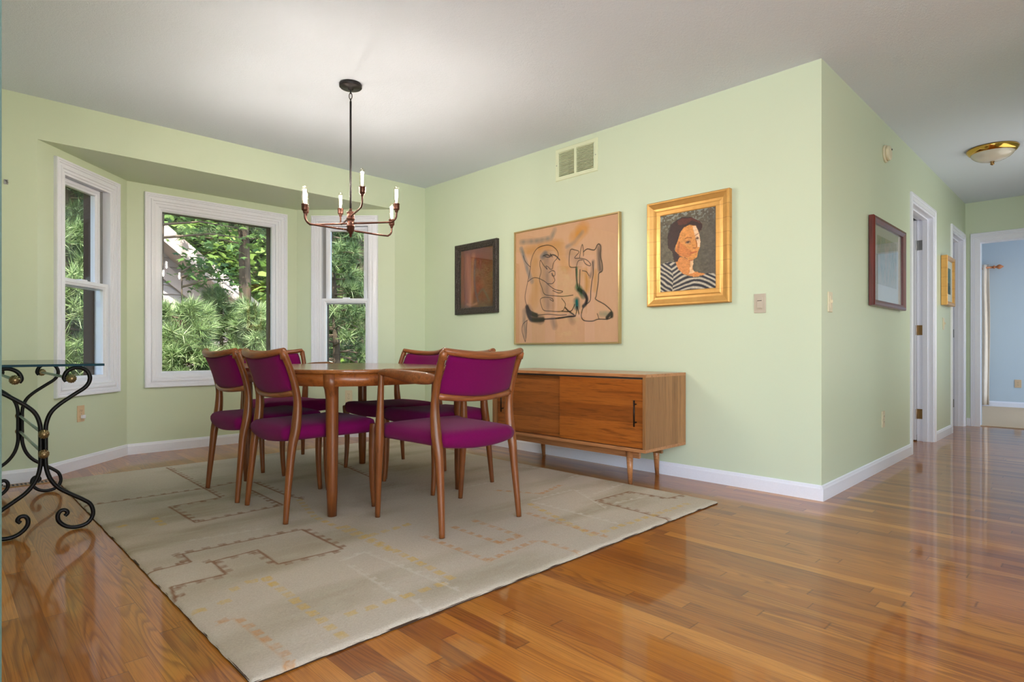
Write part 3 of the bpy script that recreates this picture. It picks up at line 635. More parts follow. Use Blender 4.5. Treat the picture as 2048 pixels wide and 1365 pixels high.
POR = {'hair': [(0.145,0.609),(0.145,0.724),(0.196,0.86),(0.3,0.905),(0.402,0.934),(0.58,0.918),(0.718,0.854),(0.776,0.807),(0.756,0.741),(0.718,0.718),(0.659,0.805),(0.542,0.827),(0.443,0.804),(0.382,0.755),(0.341,0.675),(0.3,0.593),(0.26,0.541),(0.372,0.446),(0.321,0.379),(0.26,0.385),(0.226,0.516),(0.145,0.574)],'hair2': [(0.321,0.887),(0.422,0.924),(0.601,0.912),(0.718,0.854),(0.738,0.825),(0.58,0.872),(0.463,0.842),(0.341,0.85)],'face': [(0.382,0.755),(0.443,0.804),(0.542,0.827),(0.659,0.8),(0.707,0.718),(0.738,0.605),(0.728,0.525),(0.697,0.473),(0.679,0.407),(0.601,0.377),(0.542,0.375),(0.463,0.424),(0.372,0.446),(0.28,0.525),(0.29,0.58),(0.331,0.648)],'facehi': [(0.601,0.8),(0.659,0.8),(0.707,0.718),(0.738,0.605),(0.728,0.525),(0.69,0.535),(0.672,0.613),(0.639,0.685)],'faceor': [(0.341,0.646),(0.463,0.564),(0.58,0.498),(0.58,0.428),(0.463,0.424),(0.372,0.453),(0.282,0.525)],'neck': [(0.321,0.451),(0.463,0.418),(0.542,0.37),(0.621,0.375),(0.601,0.302),(0.611,0.232),(0.756,0.208),(0.832,0.183),(0.659,0.16),(0.542,0.181),(0.422,0.218),(0.321,0.296),(0.29,0.383)],'neckhi': [(0.562,0.374),(0.621,0.375),(0.598,0.261),(0.639,0.216),(0.532,0.204),(0.557,0.292)],'shirt': [(-0.015,0.364),(0.112,0.383),(0.216,0.389),(0.29,0.368),(0.341,0.28),(0.422,0.218),(0.542,0.175),(0.697,0.15),(0.852,0.195),(1.02,0.175),(1.02,-0.064),(-0.015,-0.025)],'sleeve': [(-0.015,0.364),(0.112,0.383),(0.206,0.333),(0.249,0.189),(0.226,-0.023),(-0.015,-0.025)],'lines': [[(0.463,0.661),(0.522,0.669),(0.58,0.66)],[(0.649,0.683),(0.697,0.698)],[(0.471,0.605),(0.501,0.623),(0.552,0.619),(0.562,0.603)],[(0.656,0.642),(0.69,0.652),(0.702,0.64)],[(0.659,0.628),(0.672,0.558),(0.656,0.525),(0.611,0.529)],[(0.57,0.467),(0.621,0.473),(0.669,0.475)],[(0.542,0.375),(0.601,0.377)]],'eye': [[(0.501,0.609),(0.532,0.611)],[(0.674,0.644),(0.687,0.642)]]}# ---------------------------------------------------------------- raster painting onto meshes (pigment only)
class Canvas:
    def __init__(self, W, Hh, nx, ny, base):
        self.W, self.H, self.nx, self.ny = W, Hh, nx, ny
        self.X, self.Y = np.meshgrid(np.linspace(0, W, nx), np.linspace(0, Hh, ny))     # Y up
        self.c = np.ones((ny, nx, 3)) * np.array(base)
        self.rng = np.random.RandomState(3)
    def noise(self, s, sy=None, seed=0):
        rng = np.random.RandomState(seed + 11); sy = sy or s
        gx, gy = int(self.W / s) + 3, int(self.H / sy) + 3; g = rng.rand(gy, gx)
        u = self.X / s; v = self.Y / sy; i = u.astype(int); j = v.astype(int); fx = u - i; fy = v - j
        fx = fx * fx * (3 - 2 * fx); fy = fy * fy * (3 - 2 * fy)
        return (g[j, i] * (1 - fx) + g[j, i + 1] * fx) * (1 - fy) + (g[j + 1, i] * (1 - fx) + g[j + 1, i + 1] * fx) * fy
    def blend(self, mask, col):
        m_ = np.clip(mask, 0, 1)[..., None]; self.c = self.c * (1 - m_) + np.array(col) * m_
    def poly(self, pts, col, a=1, jit=0, seed=0):
        X, Y = self.X, self.Y
        if jit: X = X + (self.noise(jit * 3, None, seed) - .5) * jit * 2; Y = Y + (self.noise(jit * 3, None, seed + 5) - .5) * jit * 2
        ins = np.zeros(X.shape, bool); n = len(pts)
        for i in range(n):
            x0, y0 = pts[i]; x1, y1 = pts[(i + 1) % n]
            if y0 == y1: continue
            c_ = ((y0 > Y) != (y1 > Y)) & (X < (x1 - x0) * (Y - y0) / (y1 - y0) + x0); ins ^= c_
        self.blend(ins * a, col); return ins
    def dist(self, pts, X=None, Y=None):
        X = self.X if X is None else X; Y = self.Y if Y is None else Y
        d = np.full(X.shape, 1e9)
        for (x0, y0), (x1, y1) in zip(pts, pts[1:]):
            dx, dy = x1 - x0, y1 - y0; L = dx * dx + dy * dy + 1e-12
            t = np.clip(((X - x0) * dx + (Y - y0) * dy) / L, 0, 1)
            d = np.minimum(d, np.hypot(X - x0 - t * dx, Y - y0 - t * dy))
        return d
    def stroke(self, pts, wd, col, a=1, soft=.3, smooth=True):
        if smooth and len(pts) > 2:
            q = []
            for i in range(len(pts) - 1):
                p0, p1, p2, p3 = [np.array(pts[k]) for k in (max(i - 1, 0), i, i + 1, min(i + 2, len(pts) - 1))]
                for j in range(5):
                    t = j / 5; q.append(tuple(.5 * (2 * p1 + (p2 - p0) * t + (2 * p0 - 5 * p1 + 4 * p2 - p3) * t * t + (3 * p1 - p0 - 3 * p2 + p3) * t ** 3)))
            q.append(pts[-1]); pts = q
        d = self.dist(pts); self.blend(np.clip((wd / 2 * (1 + soft) - d) / (wd / 2 * soft * 2), 0, 1) * a, col)
    def mesh(self, name, place, mat, parent, height=None):
        """place(X,Y,h)->(N,3) world"""
        hh = np.zeros(self.X.shape) if height is None else height
        v = place(self.X.ravel(), self.Y.ravel(), hh.ravel())
        nx, ny = self.nx, self.ny; a = (np.arange(ny - 1)[:, None] * nx + np.arange(nx - 1)[None]).ravel()
        f = np.stack([a, a + 1, a + nx + 1, a + nx], 1)
        return v, f, self.c.reshape(-1, 3)

# ---------------------------------------------------------------- rug
RX0, RX1, RY0, RY1, RT = .565, 3.055, 1.500, 4.690, .015
cv_ = Canvas(RX1 - RX0, RY1 - RY0, 400, 512, s8(214, 199, 182))
n_ = cv_.noise(.35, .12); n2_ = cv_.noise(.09, .03, 4); n3_ = cv_.noise(.9, .5, 9)
cv_.blend(.75 * np.clip((n_ - .45) * 2, 0, 1), s8(176, 160, 134)); cv_.blend(.35 * np.clip((n2_ - .5) * 2, 0, 1), s8(214, 206, 188)); cv_.blend(.25 * n3_, s8(188, 180, 160))
FZ = cv_.noise(.008, None, 77)
def rug_marks(lines, col, line_a, bl, bw, step, seed, a=.9):
    rng = random.Random(seed)
    for L in lines:
        L = [(x - RX0, y - RY0) for x, y in L]
        if line_a:
            d = cv_.dist(L); cv_.blend(np.clip((.007 - d) / .004, 0, 1) * line_a, col)
        for (x0, y0), (x1, y1) in zip(L, L[1:]):
            ln = math.hypot(x1 - x0, y1 - y0); dx, dy = (x1 - x0) / ln, (y1 - y0) / ln; k = max(1, int(ln / step))
            for i in range(k):
                t = (i + .5) / k * ln; cx_, cy_ = x0 + dx * t - dy * bw * .5, y0 + dy * t + dx * bw * .5
                ix0, ix1 = int((cx_ - .08) / cv_.W * cv_.nx), int((cx_ + .08) / cv_.W * cv_.nx) + 1
                iy0, iy1 = int((cy_ - .08) / cv_.H * cv_.ny), int((cy_ + .08) / cv_.H * cv_.ny) + 1
                ix0, iy0 = max(ix0, 0), max(iy0, 0)
                if ix0 >= cv_.nx or iy0 >= cv_.ny or ix1 <= 0 or iy1 <= 0: continue
                X = cv_.X[iy0:iy1, ix0:ix1] - cx_; Y = cv_.Y[iy0:iy1, ix0:ix1] - cy_
                u = np.abs(X * dx + Y * dy); v = np.abs(-X * dy + Y * dx)
                mk = ((u < bl / 2) & (v < bw / 2)) * (a * rng.uniform(.6, 1)) * (.35 + .65 * FZ[iy0:iy1, ix0:ix1])
                sub = cv_.c[iy0:iy1, ix0:ix1]; mk = mk[..., None]; cv_.c[iy0:iy1, ix0:ix1] = sub * (1 - mk) + np.array(col) * mk
rug_marks(RUG['brown'], s8(142, 96, 66), .8, .030, .030, .058, 1)
rug_marks(RUG['yellow'], s8(222, 182, 92), 0, .042, .032, .062, 2, .85)
rug_marks(RUG['peach'], s8(210, 150, 90), .25, .034, .026, .05, 3, .85)
rug_marks(RUG['white'], s8(226, 218, 204), .45, .024, .022, .05, 4, .8)
edge = np.minimum(np.minimum(cv_.X, cv_.W - cv_.X), np.minimum(cv_.Y, cv_.H - cv_.Y))
hgt = RT - .010 * np.exp(-edge / .008) + .0012 * cv_.noise(.012, None, 21)
EDX = .004 * (cv_.noise(.05, None, 31) - .5)
v_, f_, c_ = cv_.mesh('', lambda X, Y, h: np.stack([X + RX0, Y + RY0, h], 1), None, None, hgt)
wob = np.exp(-edge.ravel() / .01)[:, None] * np.stack([EDX.ravel(), (.006 * (cv_.noise(.06, None, 41) - .5)).ravel(), EDX.ravel() * 0], 1)
root = thing('area_rug', 'large beige tufted rug with broken brown, yellow and cream stepped lines on the oak floor', 'rug', ((RX0 + RX1) / 2, (RY0 + RY1) / 2, 0))
colored_mesh('pile', v_ + wob, f_, c_, M['rug'], root, smooth=True)
MB().box(RX0 + .002, RX1 - .002, RY0 + .002, RY1 - .002, .0005, .0075).build('backing', 'rugback', root)
ZR = RT + .0015   # pile top

# ---------------------------------------------------------------- dining table
TX, TY, TA, TB, TZ = 1.812, 3.250, .558, .698, .742
def sup(a, b, e=3.5, n=96):
    out = []
    for i in range(n):
        t = 2 * math.pi * i / n; c, s = math.cos(t), math.sin(t)
        out.append((math.copysign(abs(c) ** (2 / e), c) * a, math.copysign(abs(s) ** (2 / e), s) * b))
    return out
t = thing('dining_table', 'teak dining table with rounded rectangular top and four round legs on the rug', 'table', (TX, TY, ZR))
def ringed(mb, rings, smooth=True):
    n = len(rings[0]); v = [p for r_ in rings for p in r_]
    f = [(i * n + k, i * n + (k + 1) % n, (i + 1) * n + (k + 1) % n, (i + 1) * n + k) for i in range(len(rings) - 1) for k in range(n)]
    mb.add(v, f, smooth); o = len(mb.v) - len(v); mb.f.append(tuple(o + k for k in reversed(range(n)))); mb.sm.append(False)
    mb.f.append(tuple(o + (len(rings) - 1) * n + k for k in range(n))); mb.sm.append(False)
rg = lambda a, b, z: [(TX + x, TY + y, z) for x, y in sup(a, b)]
mb = MB(); ringed(mb, [rg(TA - .004, TB - .004, TZ - .020), rg(TA, TB, TZ - .017), rg(TA, TB, TZ - .004), rg(TA - .003, TB - .003, TZ)]); mb.build('tabletop', 'tabletop', t)
mb = MB(); n = 96; a0, a1 = sup(TA - .008, TB - .008), sup(TA - .032, TB - .032); zb, zt = .660, TZ - .020
v = [(TX + x, TY + y, z) for pr, z in ((a0, zb), (a0, zt), (a1, zt), (a1, zb)) for x, y in pr]
mb.add(v, [(r_ * n + k, r_ * n + (k + 1) % n, ((r_ + 1) % 4) * n + (k + 1) % n, ((r_ + 1) % 4) * n + k) for r_ in range(4) for k in range(n)], True); mb.build('apron', 'apron', t)
mb = MB().box(TX - TA + .02, TX + TA - .02, TY - .002, TY + .002, TZ - .0192, TZ - .018); mb.build('leaf_seam', 'slot', t)
for sx in (-1, 1):
    for sy in (-1, 1):
        x, y = TX + sx * .405, TY + sy * .550
        mb = MB().tube([(x, y, ZR), (x, y, ZR + .12), (x, y, .40), (x, y, .60), (x + sx * .006, y + sy * .006, .648), (x + sx * .012, y + sy * .012, .668), (x + sx * .013, y + sy * .013, TZ - .021)], [.022, .0265, .030, .031, .034, .039, .039], 28, up=(sy, -sx, 0))
        mb.build('leg', 'teak', t)

# ---------------------------------------------------------------- chairs
def upright_y(z): return float(np.interp(z, [0, .2, .36, .45, .55, .62, .70, .76, .83], [0, .018, .036, .056, .064, .058, .034, .012, -.020]))
def back_curve(x, hw=.222): return -.048 * (1 - (x / hw) ** 2)
def make_chair(arms):
    if arms: root = thing('armchair', 'teak armchair', 'chair')
    else: root = thing('dining_chair', 'teak dining chair', 'chair')
    HW = .2385
    for sx in (-1, 1):
        ctl = [(0, .0125), (.10, .0145), (.26, .018), (.36, .021), (.43, .0235), (.50, .022), (.58, .0185), (.66, .017), (.74, .016), (.805, .0165)]
        p = [(sx * (HW - .010 * math.sin(math.pi * min(1, z / .8))), upright_y(z), z) for z, _ in ctl]
        MB().tube(p, [(r_, r_ * 1.06) for _, r_ in ctl], 18, up=(1, 0, 0), spline=4).build('rear_leg', 'teak', root)
        if arms:
            ctl = [(0, .0125), (.15, .016), (.30, .020), (.38, .023), (.44, .0225), (.52, .0185), (.60, .016), (.67, .0145), (.705, .0145)]
            p = [(sx * (.263 + .004 * math.sin(z * 5)), .482 - .012 * math.sin(math.pi * z / .7) - .030 * (z / .7) ** 2, z) for z, _ in ctl]
        else:
            ctl = [(0, .0125), (.15, .016), (.30, .0195), (.38, .022), (.425, .022), (.436, .019)]
            p = [(sx * .252, .468 - .012 * math.sin(math.pi * z / .44), z) for z, _ in ctl]
        MB().tube(p, [r_ for _, r_ in ctl], 18, up=(1, 0, 0), spline=4).build('front_leg', 'teak', root)
        if arms:
            P = [(sx * .262, .462, .703), (sx * .264, .44, .713), (sx * .267, .36, .712), (sx * .268, .26, .705), (sx * .262, .16, .698), (sx * .246, .085, .694), (sx * .232, .045, .694)]
            rr = [(.011, .012), (.016, .0135), (.022, .015), (.027, .017), (.030, .020), (.026, .021), (.015, .019)]
            MB().tube(P, [(b, a) for a, b in rr], 18, up=(0, 0, 1), spline=4).build('armrest', 'teakx', root)
    # top and bottom back rails, curved backwards
    P = []; rr = []
    for i in range(17):
        x = -HW + 2 * HW * i / 16; e = (x / HW) ** 2; z = .797 + .022 * e
        P.append((x, upright_y(.80) + back_curve(x, HW) - .002, z)); rr.append((.0145 + .0035 * (1 - e), .023 - .005 * e))
    mb = MB().tube(P, [(b, a) for a, b in rr], 16, up=(0, 0, 1)); 
    for sx in (-1, 1): mb.tube([(sx * HW * .985, upright_y(.80), .780), (sx * (HW + .001), upright_y(.80) - .004, .806), (sx * (HW - .010), upright_y(.80) - .008, .824)], [.0165, .0175, .011], 14, up=(1, 0, 0))
    mb.build('top_rail', 'teakx', root)
    P = []; rr = []
    for i in range(15):
        x = -(HW - .012) + 2 * (HW - .012) * i / 14; e = (x / HW) ** 2
        P.append((x, upright_y(.61) + back_curve(x, HW) * .9, .597 + .022 * e)); rr.append((.0135, .0125 + .005 * e))
    MB().tube(P, rr, 16, up=(0, 0, 1)).build('lower_rail', 'teakx', root)
    # upholstered back
    n, m_ = 25, 15; vs_ = []
    def bp(u, v, side):
        hw = .2155 - .006 * v ; x = u * hw * (1 - .02 * abs(v) ** 4); e = (x / HW) ** 2
        zlo, zhi = .607 + .022 * e, .783 + .022 * e; z = (zlo + zhi) / 2 + v * (zhi - zlo) / 2 * (1 - .03 * abs(u) ** 6)
        th = .014 * (max(0, 1 - abs(u) ** 6) * max(0, 1 - abs(v) ** 6)) ** .35 + .001
        return (x, upright_y(z) + back_curve(x, HW) * .95 + side * th, z)
    for side in (-1, 1):
        for j in range(m_):
            for i in range(n): vs_.append(bp(-1 + 2 * i / (n - 1), -1 + 2 * j / (m_ - 1), side))
    f = []
    for s_ in (0, 1):
        o_ = s_ * n * m_
        f += [(o_ + j * n + i, o_ + j * n + i + 1, o_ + (j + 1) * n + i + 1, o_ + (j + 1) * n + i) for j in range(m_ - 1) for i in range(n - 1)]
    bd = [i for i in range(n)] + [j * n + n - 1 for j in range(1, m_)] + [(m_ - 1) * n + i for i in range(n - 2, -1, -1)] + [j * n for j in range(m_ - 2, 0, -1)]
    f += [(bd[k], bd[(k + 1) % len(bd)], bd[(k + 1) % len(bd)] + n * m_, bd[k] + n * m_) for k in range(len(bd))]
    mb = MB(); mb.add(vs_, f, True); mb.build('backrest', 'fabric', root)
    # seat cushion: rolled front and rear edges
    def outline(ins):
        pts = []; rw, fw = .212 - ins, .246 - ins; yr, yf = .006 + ins, .482 - ins; cr = .030
        for i in range(13):
            u = -1 + 2 * i / 12; pts.append((rw * u, yr - .020 * (1 - u * u)))
        for i in range(1, 12): tt = i / 12; pts.append((rw + (fw - rw) * tt + .004 * math.sin(math.pi * tt), yr + (yf - yr) * tt))
        for i in range(13):
            u = 1 - 2 * i / 12; pts.append((fw * u, yf + .012 * (1 - u * u)))
        for i in range(1, 12): tt = 1 - i / 12; pts.append((-(rw + (fw - rw) * tt + .004 * math.sin(math.pi * tt)), yr + (yf - yr) * tt))
        return pts
    rings = []; npt = len(outline(0))
    for zz, ins in ((.392, .055), (.386, .030), (.388, .014), (.398, .004), (.414, 0), (.430, .001), (.444, .008), (.454, .020), (.461, .045), (.466, .09), (.469, .14), (.470, .18)):
        o_ = outline(ins); base_sag = -.014 if zz < .41 else 0
        rings.append([(x, y, zz + (-.016 * (1 - (x / .21) ** 2) * (1 if y < .25 else .4) if zz < .41 else 0) + (.012 if y > .4 and zz > .43 else 0) * (y - .4) / .08) for x, y in o_])
    mb = MB(); v = [p for r_ in rings for p in r_]
    mb.add(v, [(i * npt + k, i * npt + (k + 1) % npt, (i + 1) * npt + (k + 1) % npt, (i + 1) * npt + k) for i in range(len(rings) - 1) for k in range(npt)], True)
    o_ = 0; mb.f.append(tuple(range(npt))); mb.sm.append(True); mb.f.append(tuple((len(rings) - 1) * npt + k for k in range(npt))); mb.sm.append(True)
    mb.build('seat', 'fabric', root)
    return root
CH = 'teak and magenta chairs around the dining table'
def place(o, x, y, rz, label):
    o.location = (x, y, ZR); o.rotation_euler = (0, 0, R(rz)); tag(o, label, 'chair', CH)
side0 = make_chair(False); arm0 = make_chair(True)
place(arm0, 1.822, 2.045, 0, 'near teak armchair with magenta seat and back, its back to the camera')
place(copy_tree(arm0), 1.835, 4.455, 180, 'far teak armchair at the window end, only its back corner above the tabletop')
place(side0, 1.185, 2.967, -90, 'armless magenta chair on the left side of the table, nearer the camera')
place(copy_tree(side0), 1.165, 3.530, -90, 'armless magenta chair on the left side of the table, nearer the big window')
place(copy_tree(side0), 2.480, 2.935, 90, 'armless magenta chair on the sideboard side, mostly hidden behind the near armchair')
place(copy_tree(side0), 2.520, 3.490, 90, 'armless magenta chair facing left, its back rising over the far right of the tabletop')

# ---------------------------------------------------------------- sideboard
SX, SY0, SY1, SZ0, SZ1 = 3.025, 1.940, 3.285, .220, .692
t = thing('sideboard', 'long walnut coloured sideboard with two sliding doors on tapered legs against the picture wall', 'sideboard', (3.26, (SY0 + SY1) / 2, 0))
XBK = 3.500; T_ = .020
MB().box(SX, XBK, SY0, SY1, SZ1 - T_, SZ1).build('top_panel', 'cab_top', t, bevel=.0015)
MB().box(SX, XBK, SY0, SY1, SZ0, SZ0 + T_).build('bottom_panel', 'cab_top', t, bevel=.0015)
MB().box(SX + .0005, XBK, SY0 + .0002, SY0 + T_, SZ0 + T_ * .5, SZ1 - .003).build('side_panel', 'cab_side', t)
MB().box(SX + .0005, XBK, SY1 - T_, SY1 - .0002, SZ0 + T_ * .5, SZ1 - .003).build('side_panel', 'cab_side', t)
MB().box(XBK - .012, XBK - .002, SY0 + T_, SY1 - T_, SZ0 + T_, SZ1 - T_).build('back_panel', 'cab_side', t)
for y0, y1, xf, mt, hy_ in ((SY0 + T_ + .002, 2.622, SX + .010, 'door_wood', 2.010), (2.600, SY1 - T_ - .002, SX + .034, 'door_wood2', 3.200)):
    d = MB().box(xf, xf + .018, y0, y1, SZ0 + T_ + .004, SZ1 - T_ - .012).build('sliding_door', mt, t, bevel=.001)
    mb = MB(); mb.tube([(xf - .026, hy_, .375), (xf - .026, hy_, .535)], .0052, 12)
    for z in (.400, .510): mb.tube([(xf - .026, hy_, z), (xf + .002, hy_, z)], .004, 10)
    mb.build('door_handle', 'handle', d)
mb = MB().box(SX + .008, SX + .014, SY0 + T_, SY1 - T_, SZ1 - T_ - .010, SZ1 - T_); mb.build('sliding_track', 'slot', t)
MB().box(SX + .085, SX + .105, SY0 + .10, SY1 - .10, SZ0 - .055, SZ0).build('apron', 'cab_top', t, bevel=.001)
MB().box(XBK - .13, XBK - .11, SY0 + .10, SY1 - .10, SZ0 - .055, SZ0).build('apron', 'cab_side', t, bevel=.001)
for x, fx_ in ((SX + .085, SX + .072), (XBK - .085, XBK - .045)):
    for y, fy_ in ((SY0 + .17, SY0 + .155 + (.0 if fx_ < 3.2 else .03)), (SY1 - .15, SY1 - .135)):
        MB().tube([(fx_, fy_, 0), (x, y, SZ0)], [.0125, .024], 20, up=(1, 0, 0)).build('leg', 'cab_top', t)

# ---------------------------------------------------------------- glass console
LEGX = 0.355
pr = [(.439, .693), (.431, .712), (.445, .742), (.480, .757), (.515, .744), (.530, .707), (.515, .667), (.468, .630), (.416, .590), (.383, .553), (.367, .506), (.364, .457), (.364, .373), (.365, .310), (.380, .252), (.411, .204), (.456, .168), (.503, .134), (.533, .104), (.542, .058), (.521, .021), (.480, .010), (.441, .020), (.413, .048), (.408, .077), (.419, .096), (.436, .096), (.444, .082), (.434, .070)]
t = thing('console_table', 'narrow glass topped console table on scrolled black iron legs at the left edge', 'console table', (LEGX, 3.9, 0))
MB().box(.152, .558, 3.237, 4.558, .7665, .7765).build('glass_top', 'tableglass', t)
e_ = MB()
for a_ in ((.150, .560, 3.235, 3.237), (.150, .560, 4.558, 4.560), (.150, .152, 3.237, 4.558), (.558, .560, 3.237, 4.558)): e_.box(*a_, .7662, .7768)
e_.build('glass_edge', 'glassedge', t)['label'] = 'dark teal polished glass edge'
for y in (3.395, 4.390):
    for sx in (1, -1):
        MB().tube([(LEGX + sx * (x - LEGX), y, z) for x, z in pr], [.0085] + [.0092] * (len(pr) - 2) + [.0085], 12, spline=5).build('scroll_leg', 'iron', t)
AY = Matrix(((1, 0, 0), (0, 0, -1), (0, 1, 0)))
for x, z in ((LEGX, .459), (LEGX, .369), (LEGX + .100, .707), (LEGX - .100, .707)):
    b = MB().tube([(x, 3.395, z), (x, 4.390, z)], .0068, 12).build('cross_bar', 'chrome', t)
    for y, sg in ((3.382, -1), (4.403, 1)):
        seg = 28; vs_ = []; rings = [(.010, 0), (.018, .004), (.021, .010), (.019, .018), (.012, .025), (.004, .028)]
        for rr, hh in rings:
            for k in range(seg):
                th = 2 * math.pi * k / seg; q = rr * (1 + (.05 if k % 2 else -.05)); vs_.append((x + q * math.cos(th), y + sg * hh, z + q * math.sin(th)))
        mb = MB(); mb.add(vs_, [(i * seg + k, i * seg + (k + 1) % seg, (i + 1) * seg + (k + 1) % seg, (i + 1) * seg + k) for i in range(len(rings) - 1) for k in range(seg)] + [tuple((len(rings) - 1) * seg + k for k in range(seg)), tuple(range(seg))])
        mb.build('knob', 'brassknob', b)

# ---------------------------------------------------------------- chandelier
CX, CY = 1.812, 3.243
t = thing('chandelier', 'dark copper rod chandelier with six bare tube bulbs on three crossed arms over the table', 'chandelier', (CX, CY, H))
MB().lathe([(.064, 0), (.067, -.004), (.067, -.020), (.063, -.024), (.018, -.026), (.016, -.036), (.008, -.040)], (CX, CY, H), 40).build('canopy', 'bronze', t)
ch = MB()
def link(z, a, r0=.010, r1=.020):
    pts = []
    for k in range(21):
        th = 2 * math.pi * k / 20; pts.append((CX + math.cos(a) * r0 * math.cos(th), CY + math.sin(a) * r0 * math.cos(th), z + r1 * math.sin(th)))
    ch.tube(pts, .0022, 8, cap=False)
link(H - .048, R(45), .008, .012); link(H - .074, R(-45), .009, .020); link(H - .100, R(45), .007, .010); ch.build('chain_links', 'bronze', t)
MB().tube([(CX, CY, H - .106), (CX, CY, 1.675)], .0062, 14).build('rod', 'bronze', t)
MB().lathe([(.008, 1.700), (.010, 1.682), (.023, 1.680), (.026, 1.676), (.023, 1.672), (.022, 1.642), (.026, 1.640), (.026, 1.636), (.022, 1.634), (.022, 1.598), (.026, 1.596), (.026, 1.592), (.022, 1.590), (.022, 1.562), (.014, 1.556), (.014, 1.548), (.008, 1.546), (.008, 1.530), (.004, 1.526)][::-1], (CX, CY, 0), 24).build('hub', 'copper', t)
for z, phi in ((1.568, 44), (1.610, -8), (1.652, -62)):
    for s_ in (0, 180):
        a = R(phi + s_ - 44.54); Rr = .290; dx, dy = math.cos(a), math.sin(a)
        P = lambda r_, h_: (CX + dx * r_, CY + dy * r_, z + h_)
        arm = MB().tube([P(.012, 0), P(Rr - .055, 0), P(Rr - .022, .006), P(Rr - .004, .024), P(Rr, .050), P(Rr, .068)], [.0058, .0056, .0056, .0056, .0056, .0062], 12, spline=4).build('arm', 'copper', t)
        MB().lathe([(.007, .056), (.009, .062), (.0105, .066), (.0105, .070), (.0165, .074), (.0180, .080), (.0180, .104), (.0195, .106), (.0195, .110), (.0165, .112)], P(Rr, 0), 20).build('bulb_socket', 'copper', arm)
        MB().lathe([(.0125, .110), (.0145, .118), (.0148, .19), (.0130, .204), (.0085, .213), (.002, .217)], P(Rr, 0), 20).build('bulb', 'bulbglass', arm)
        mb = MB()
        for k in range(4):
            b_ = k * math.pi / 2 + .4; q = .0062
            mb.tube([(CX + dx * Rr + q * .5 * math.cos(b_), CY + dy * Rr + q * .5 * math.sin(b_), z + .122), (CX + dx * Rr + q * math.cos(b_), CY + dy * Rr + q * math.sin(b_), z + .135), (CX + dx * Rr + q * math.cos(b_ + .5), CY + dy * Rr + q * math.sin(b_ + .5), z + .195)], .0020, 6)
        mb.build('filament', 'filament', arm)

# ---------------------------------------------------------------- pictures
def pic_mesh(cv, F, s_left, z0, n, mat, root, name='canvas'):
    """cv x runs along s (left to right seen from the room)"""
    def place_(X, Y, h):
        P = np.array(F.P); d = np.array(F.d); nn = np.array(F.n)
        return P + (s_left + X)[:, None] * d + (n + h)[:, None] * nn + (z0 + Y)[:, None] * np.array([0, 0, 1.])
    v, f, c = cv.mesh('', place_, None, None); return colored_mesh(name, v, f, c, mat, root)
def mm(pts, W, Hh): return [(a * W, b * Hh) for a, b in pts]

# big drawing: canvas Y 3.509..2.464, z .895..1.817
W_, H_ = 1.045, .922; sL = YA - 3.509
t = thing('framed_drawing', 'large peach drawing of two abstract seated figures in black line, thin pale gold frame', 'picture', FWB.pt(sL + W_ / 2, 0, .885))
cv = Canvas(W_, H_, 520, 460, s8(222, 174, 138))
cv.blend(cv.noise(.4, .3) * .35, s8(226, 184, 156)); cv.blend(cv.noise(.012, .05, 3) * .18, s8(206, 152, 112)); cv.blend(np.clip(.25 - cv.X, 0, 1) * 1.4, s8(206, 160, 110))
nz_ = cv.noise(.03, .06, 8)
for col, wd, a, pts in BIG_WASH:
    col = tuple(x for x in lin(col)); pts = mm(pts, W_, H_); wd = wd / 1050 * W_
    d = cv.dist(pts); cv.blend(np.clip(1 - d / (wd * .95), 0, 1) ** .6 * a * (.8 + .8 * nz_), col)
nz2 = cv.noise(.006, .006, 12)
for wd, pts in BIG_STROKES:
    pts = mm(pts, W_, H_); cv.stroke(pts, wd / 1050 * W_ * 2.3, s8(120, 92, 76), .4, .9); cv.stroke(pts, wd / 1050 * W_ * (1.7 if wd < 7 else 3.2), s8(30, 24, 24), .95, .4)
for cc, k in (((.04, .45), 1), ((.045, .35), 2)): pass
pic_mesh(cv, FWB, sL, .895, .018, M['paper'], t, 'drawing')
MB(FWB).loop(sL - .010, sL + W_ + .011, .885, 1.829, [(0, 0), (0, .030), (.010, .030), (.012, .022), (.012, 0)]).build('frame', 'goldplain', t)
MB(FWB).box(sL - .002, sL + W_ + .002, .001, .016, .893, 1.821).build('backing_board', 'slot', t)
MB(FWB).box(sL - .001, sL + W_ + .001, .0215, .0235, .894, 1.820).build('glass', 'artglass', t)

# portrait
W_, H_ = .393, .514; sL = YA - 2.125; zb = 1.226
t = thing('portrait_painting', 'oil portrait of a dark haired person in a striped top, wide gold frame', 'picture', FWB.pt(sL + W_ / 2, 0, 1.135))
cv = Canvas(W_, H_, 300, 392, s8(84, 78, 66))
cv.blend(cv.noise(.012, None, 1) * .55, s8(122, 112, 90)); cv.blend(cv.noise(.03, None, 2) * .5, s8(70, 62, 48))
cv.blend(np.clip(cv.Y / H_ - .72, 0, 1) * 3 * (cv.noise(.010, None, 5) > .62), s8(140, 144, 136))
cv.blend(np.clip(cv.X / W_ - .62, 0, 1) * 1.6, s8(82, 74, 72))
q = lambda k: mm(POR[k], W_, H_)
cv.poly(q('neck'), s8(206, 132, 70), 1, .003); cv.poly(q('neckhi'), s8(228, 184, 140), .9, .003)
cv.poly(q('shirt'), s8(150, 138, 124), 1, .003)
ins = cv.poly(q('shirt'), s8(150, 138, 124), 0); slv = cv.poly(q('sleeve'), s8(150, 138, 124), 0)
fr = (cv.Y - .055 * np.sin((cv.X / W_ - .25) * 4) + .10 * cv.X); st = np.sin(fr * 2 * np.pi / .030 + cv.noise(.05, None, 4) * 3)
fr2 = (cv.Y * .75 + cv.X * .55); st2 = np.sin(fr2 * 2 * np.pi / .024 + cv.noise(.04, None, 6) * 2)
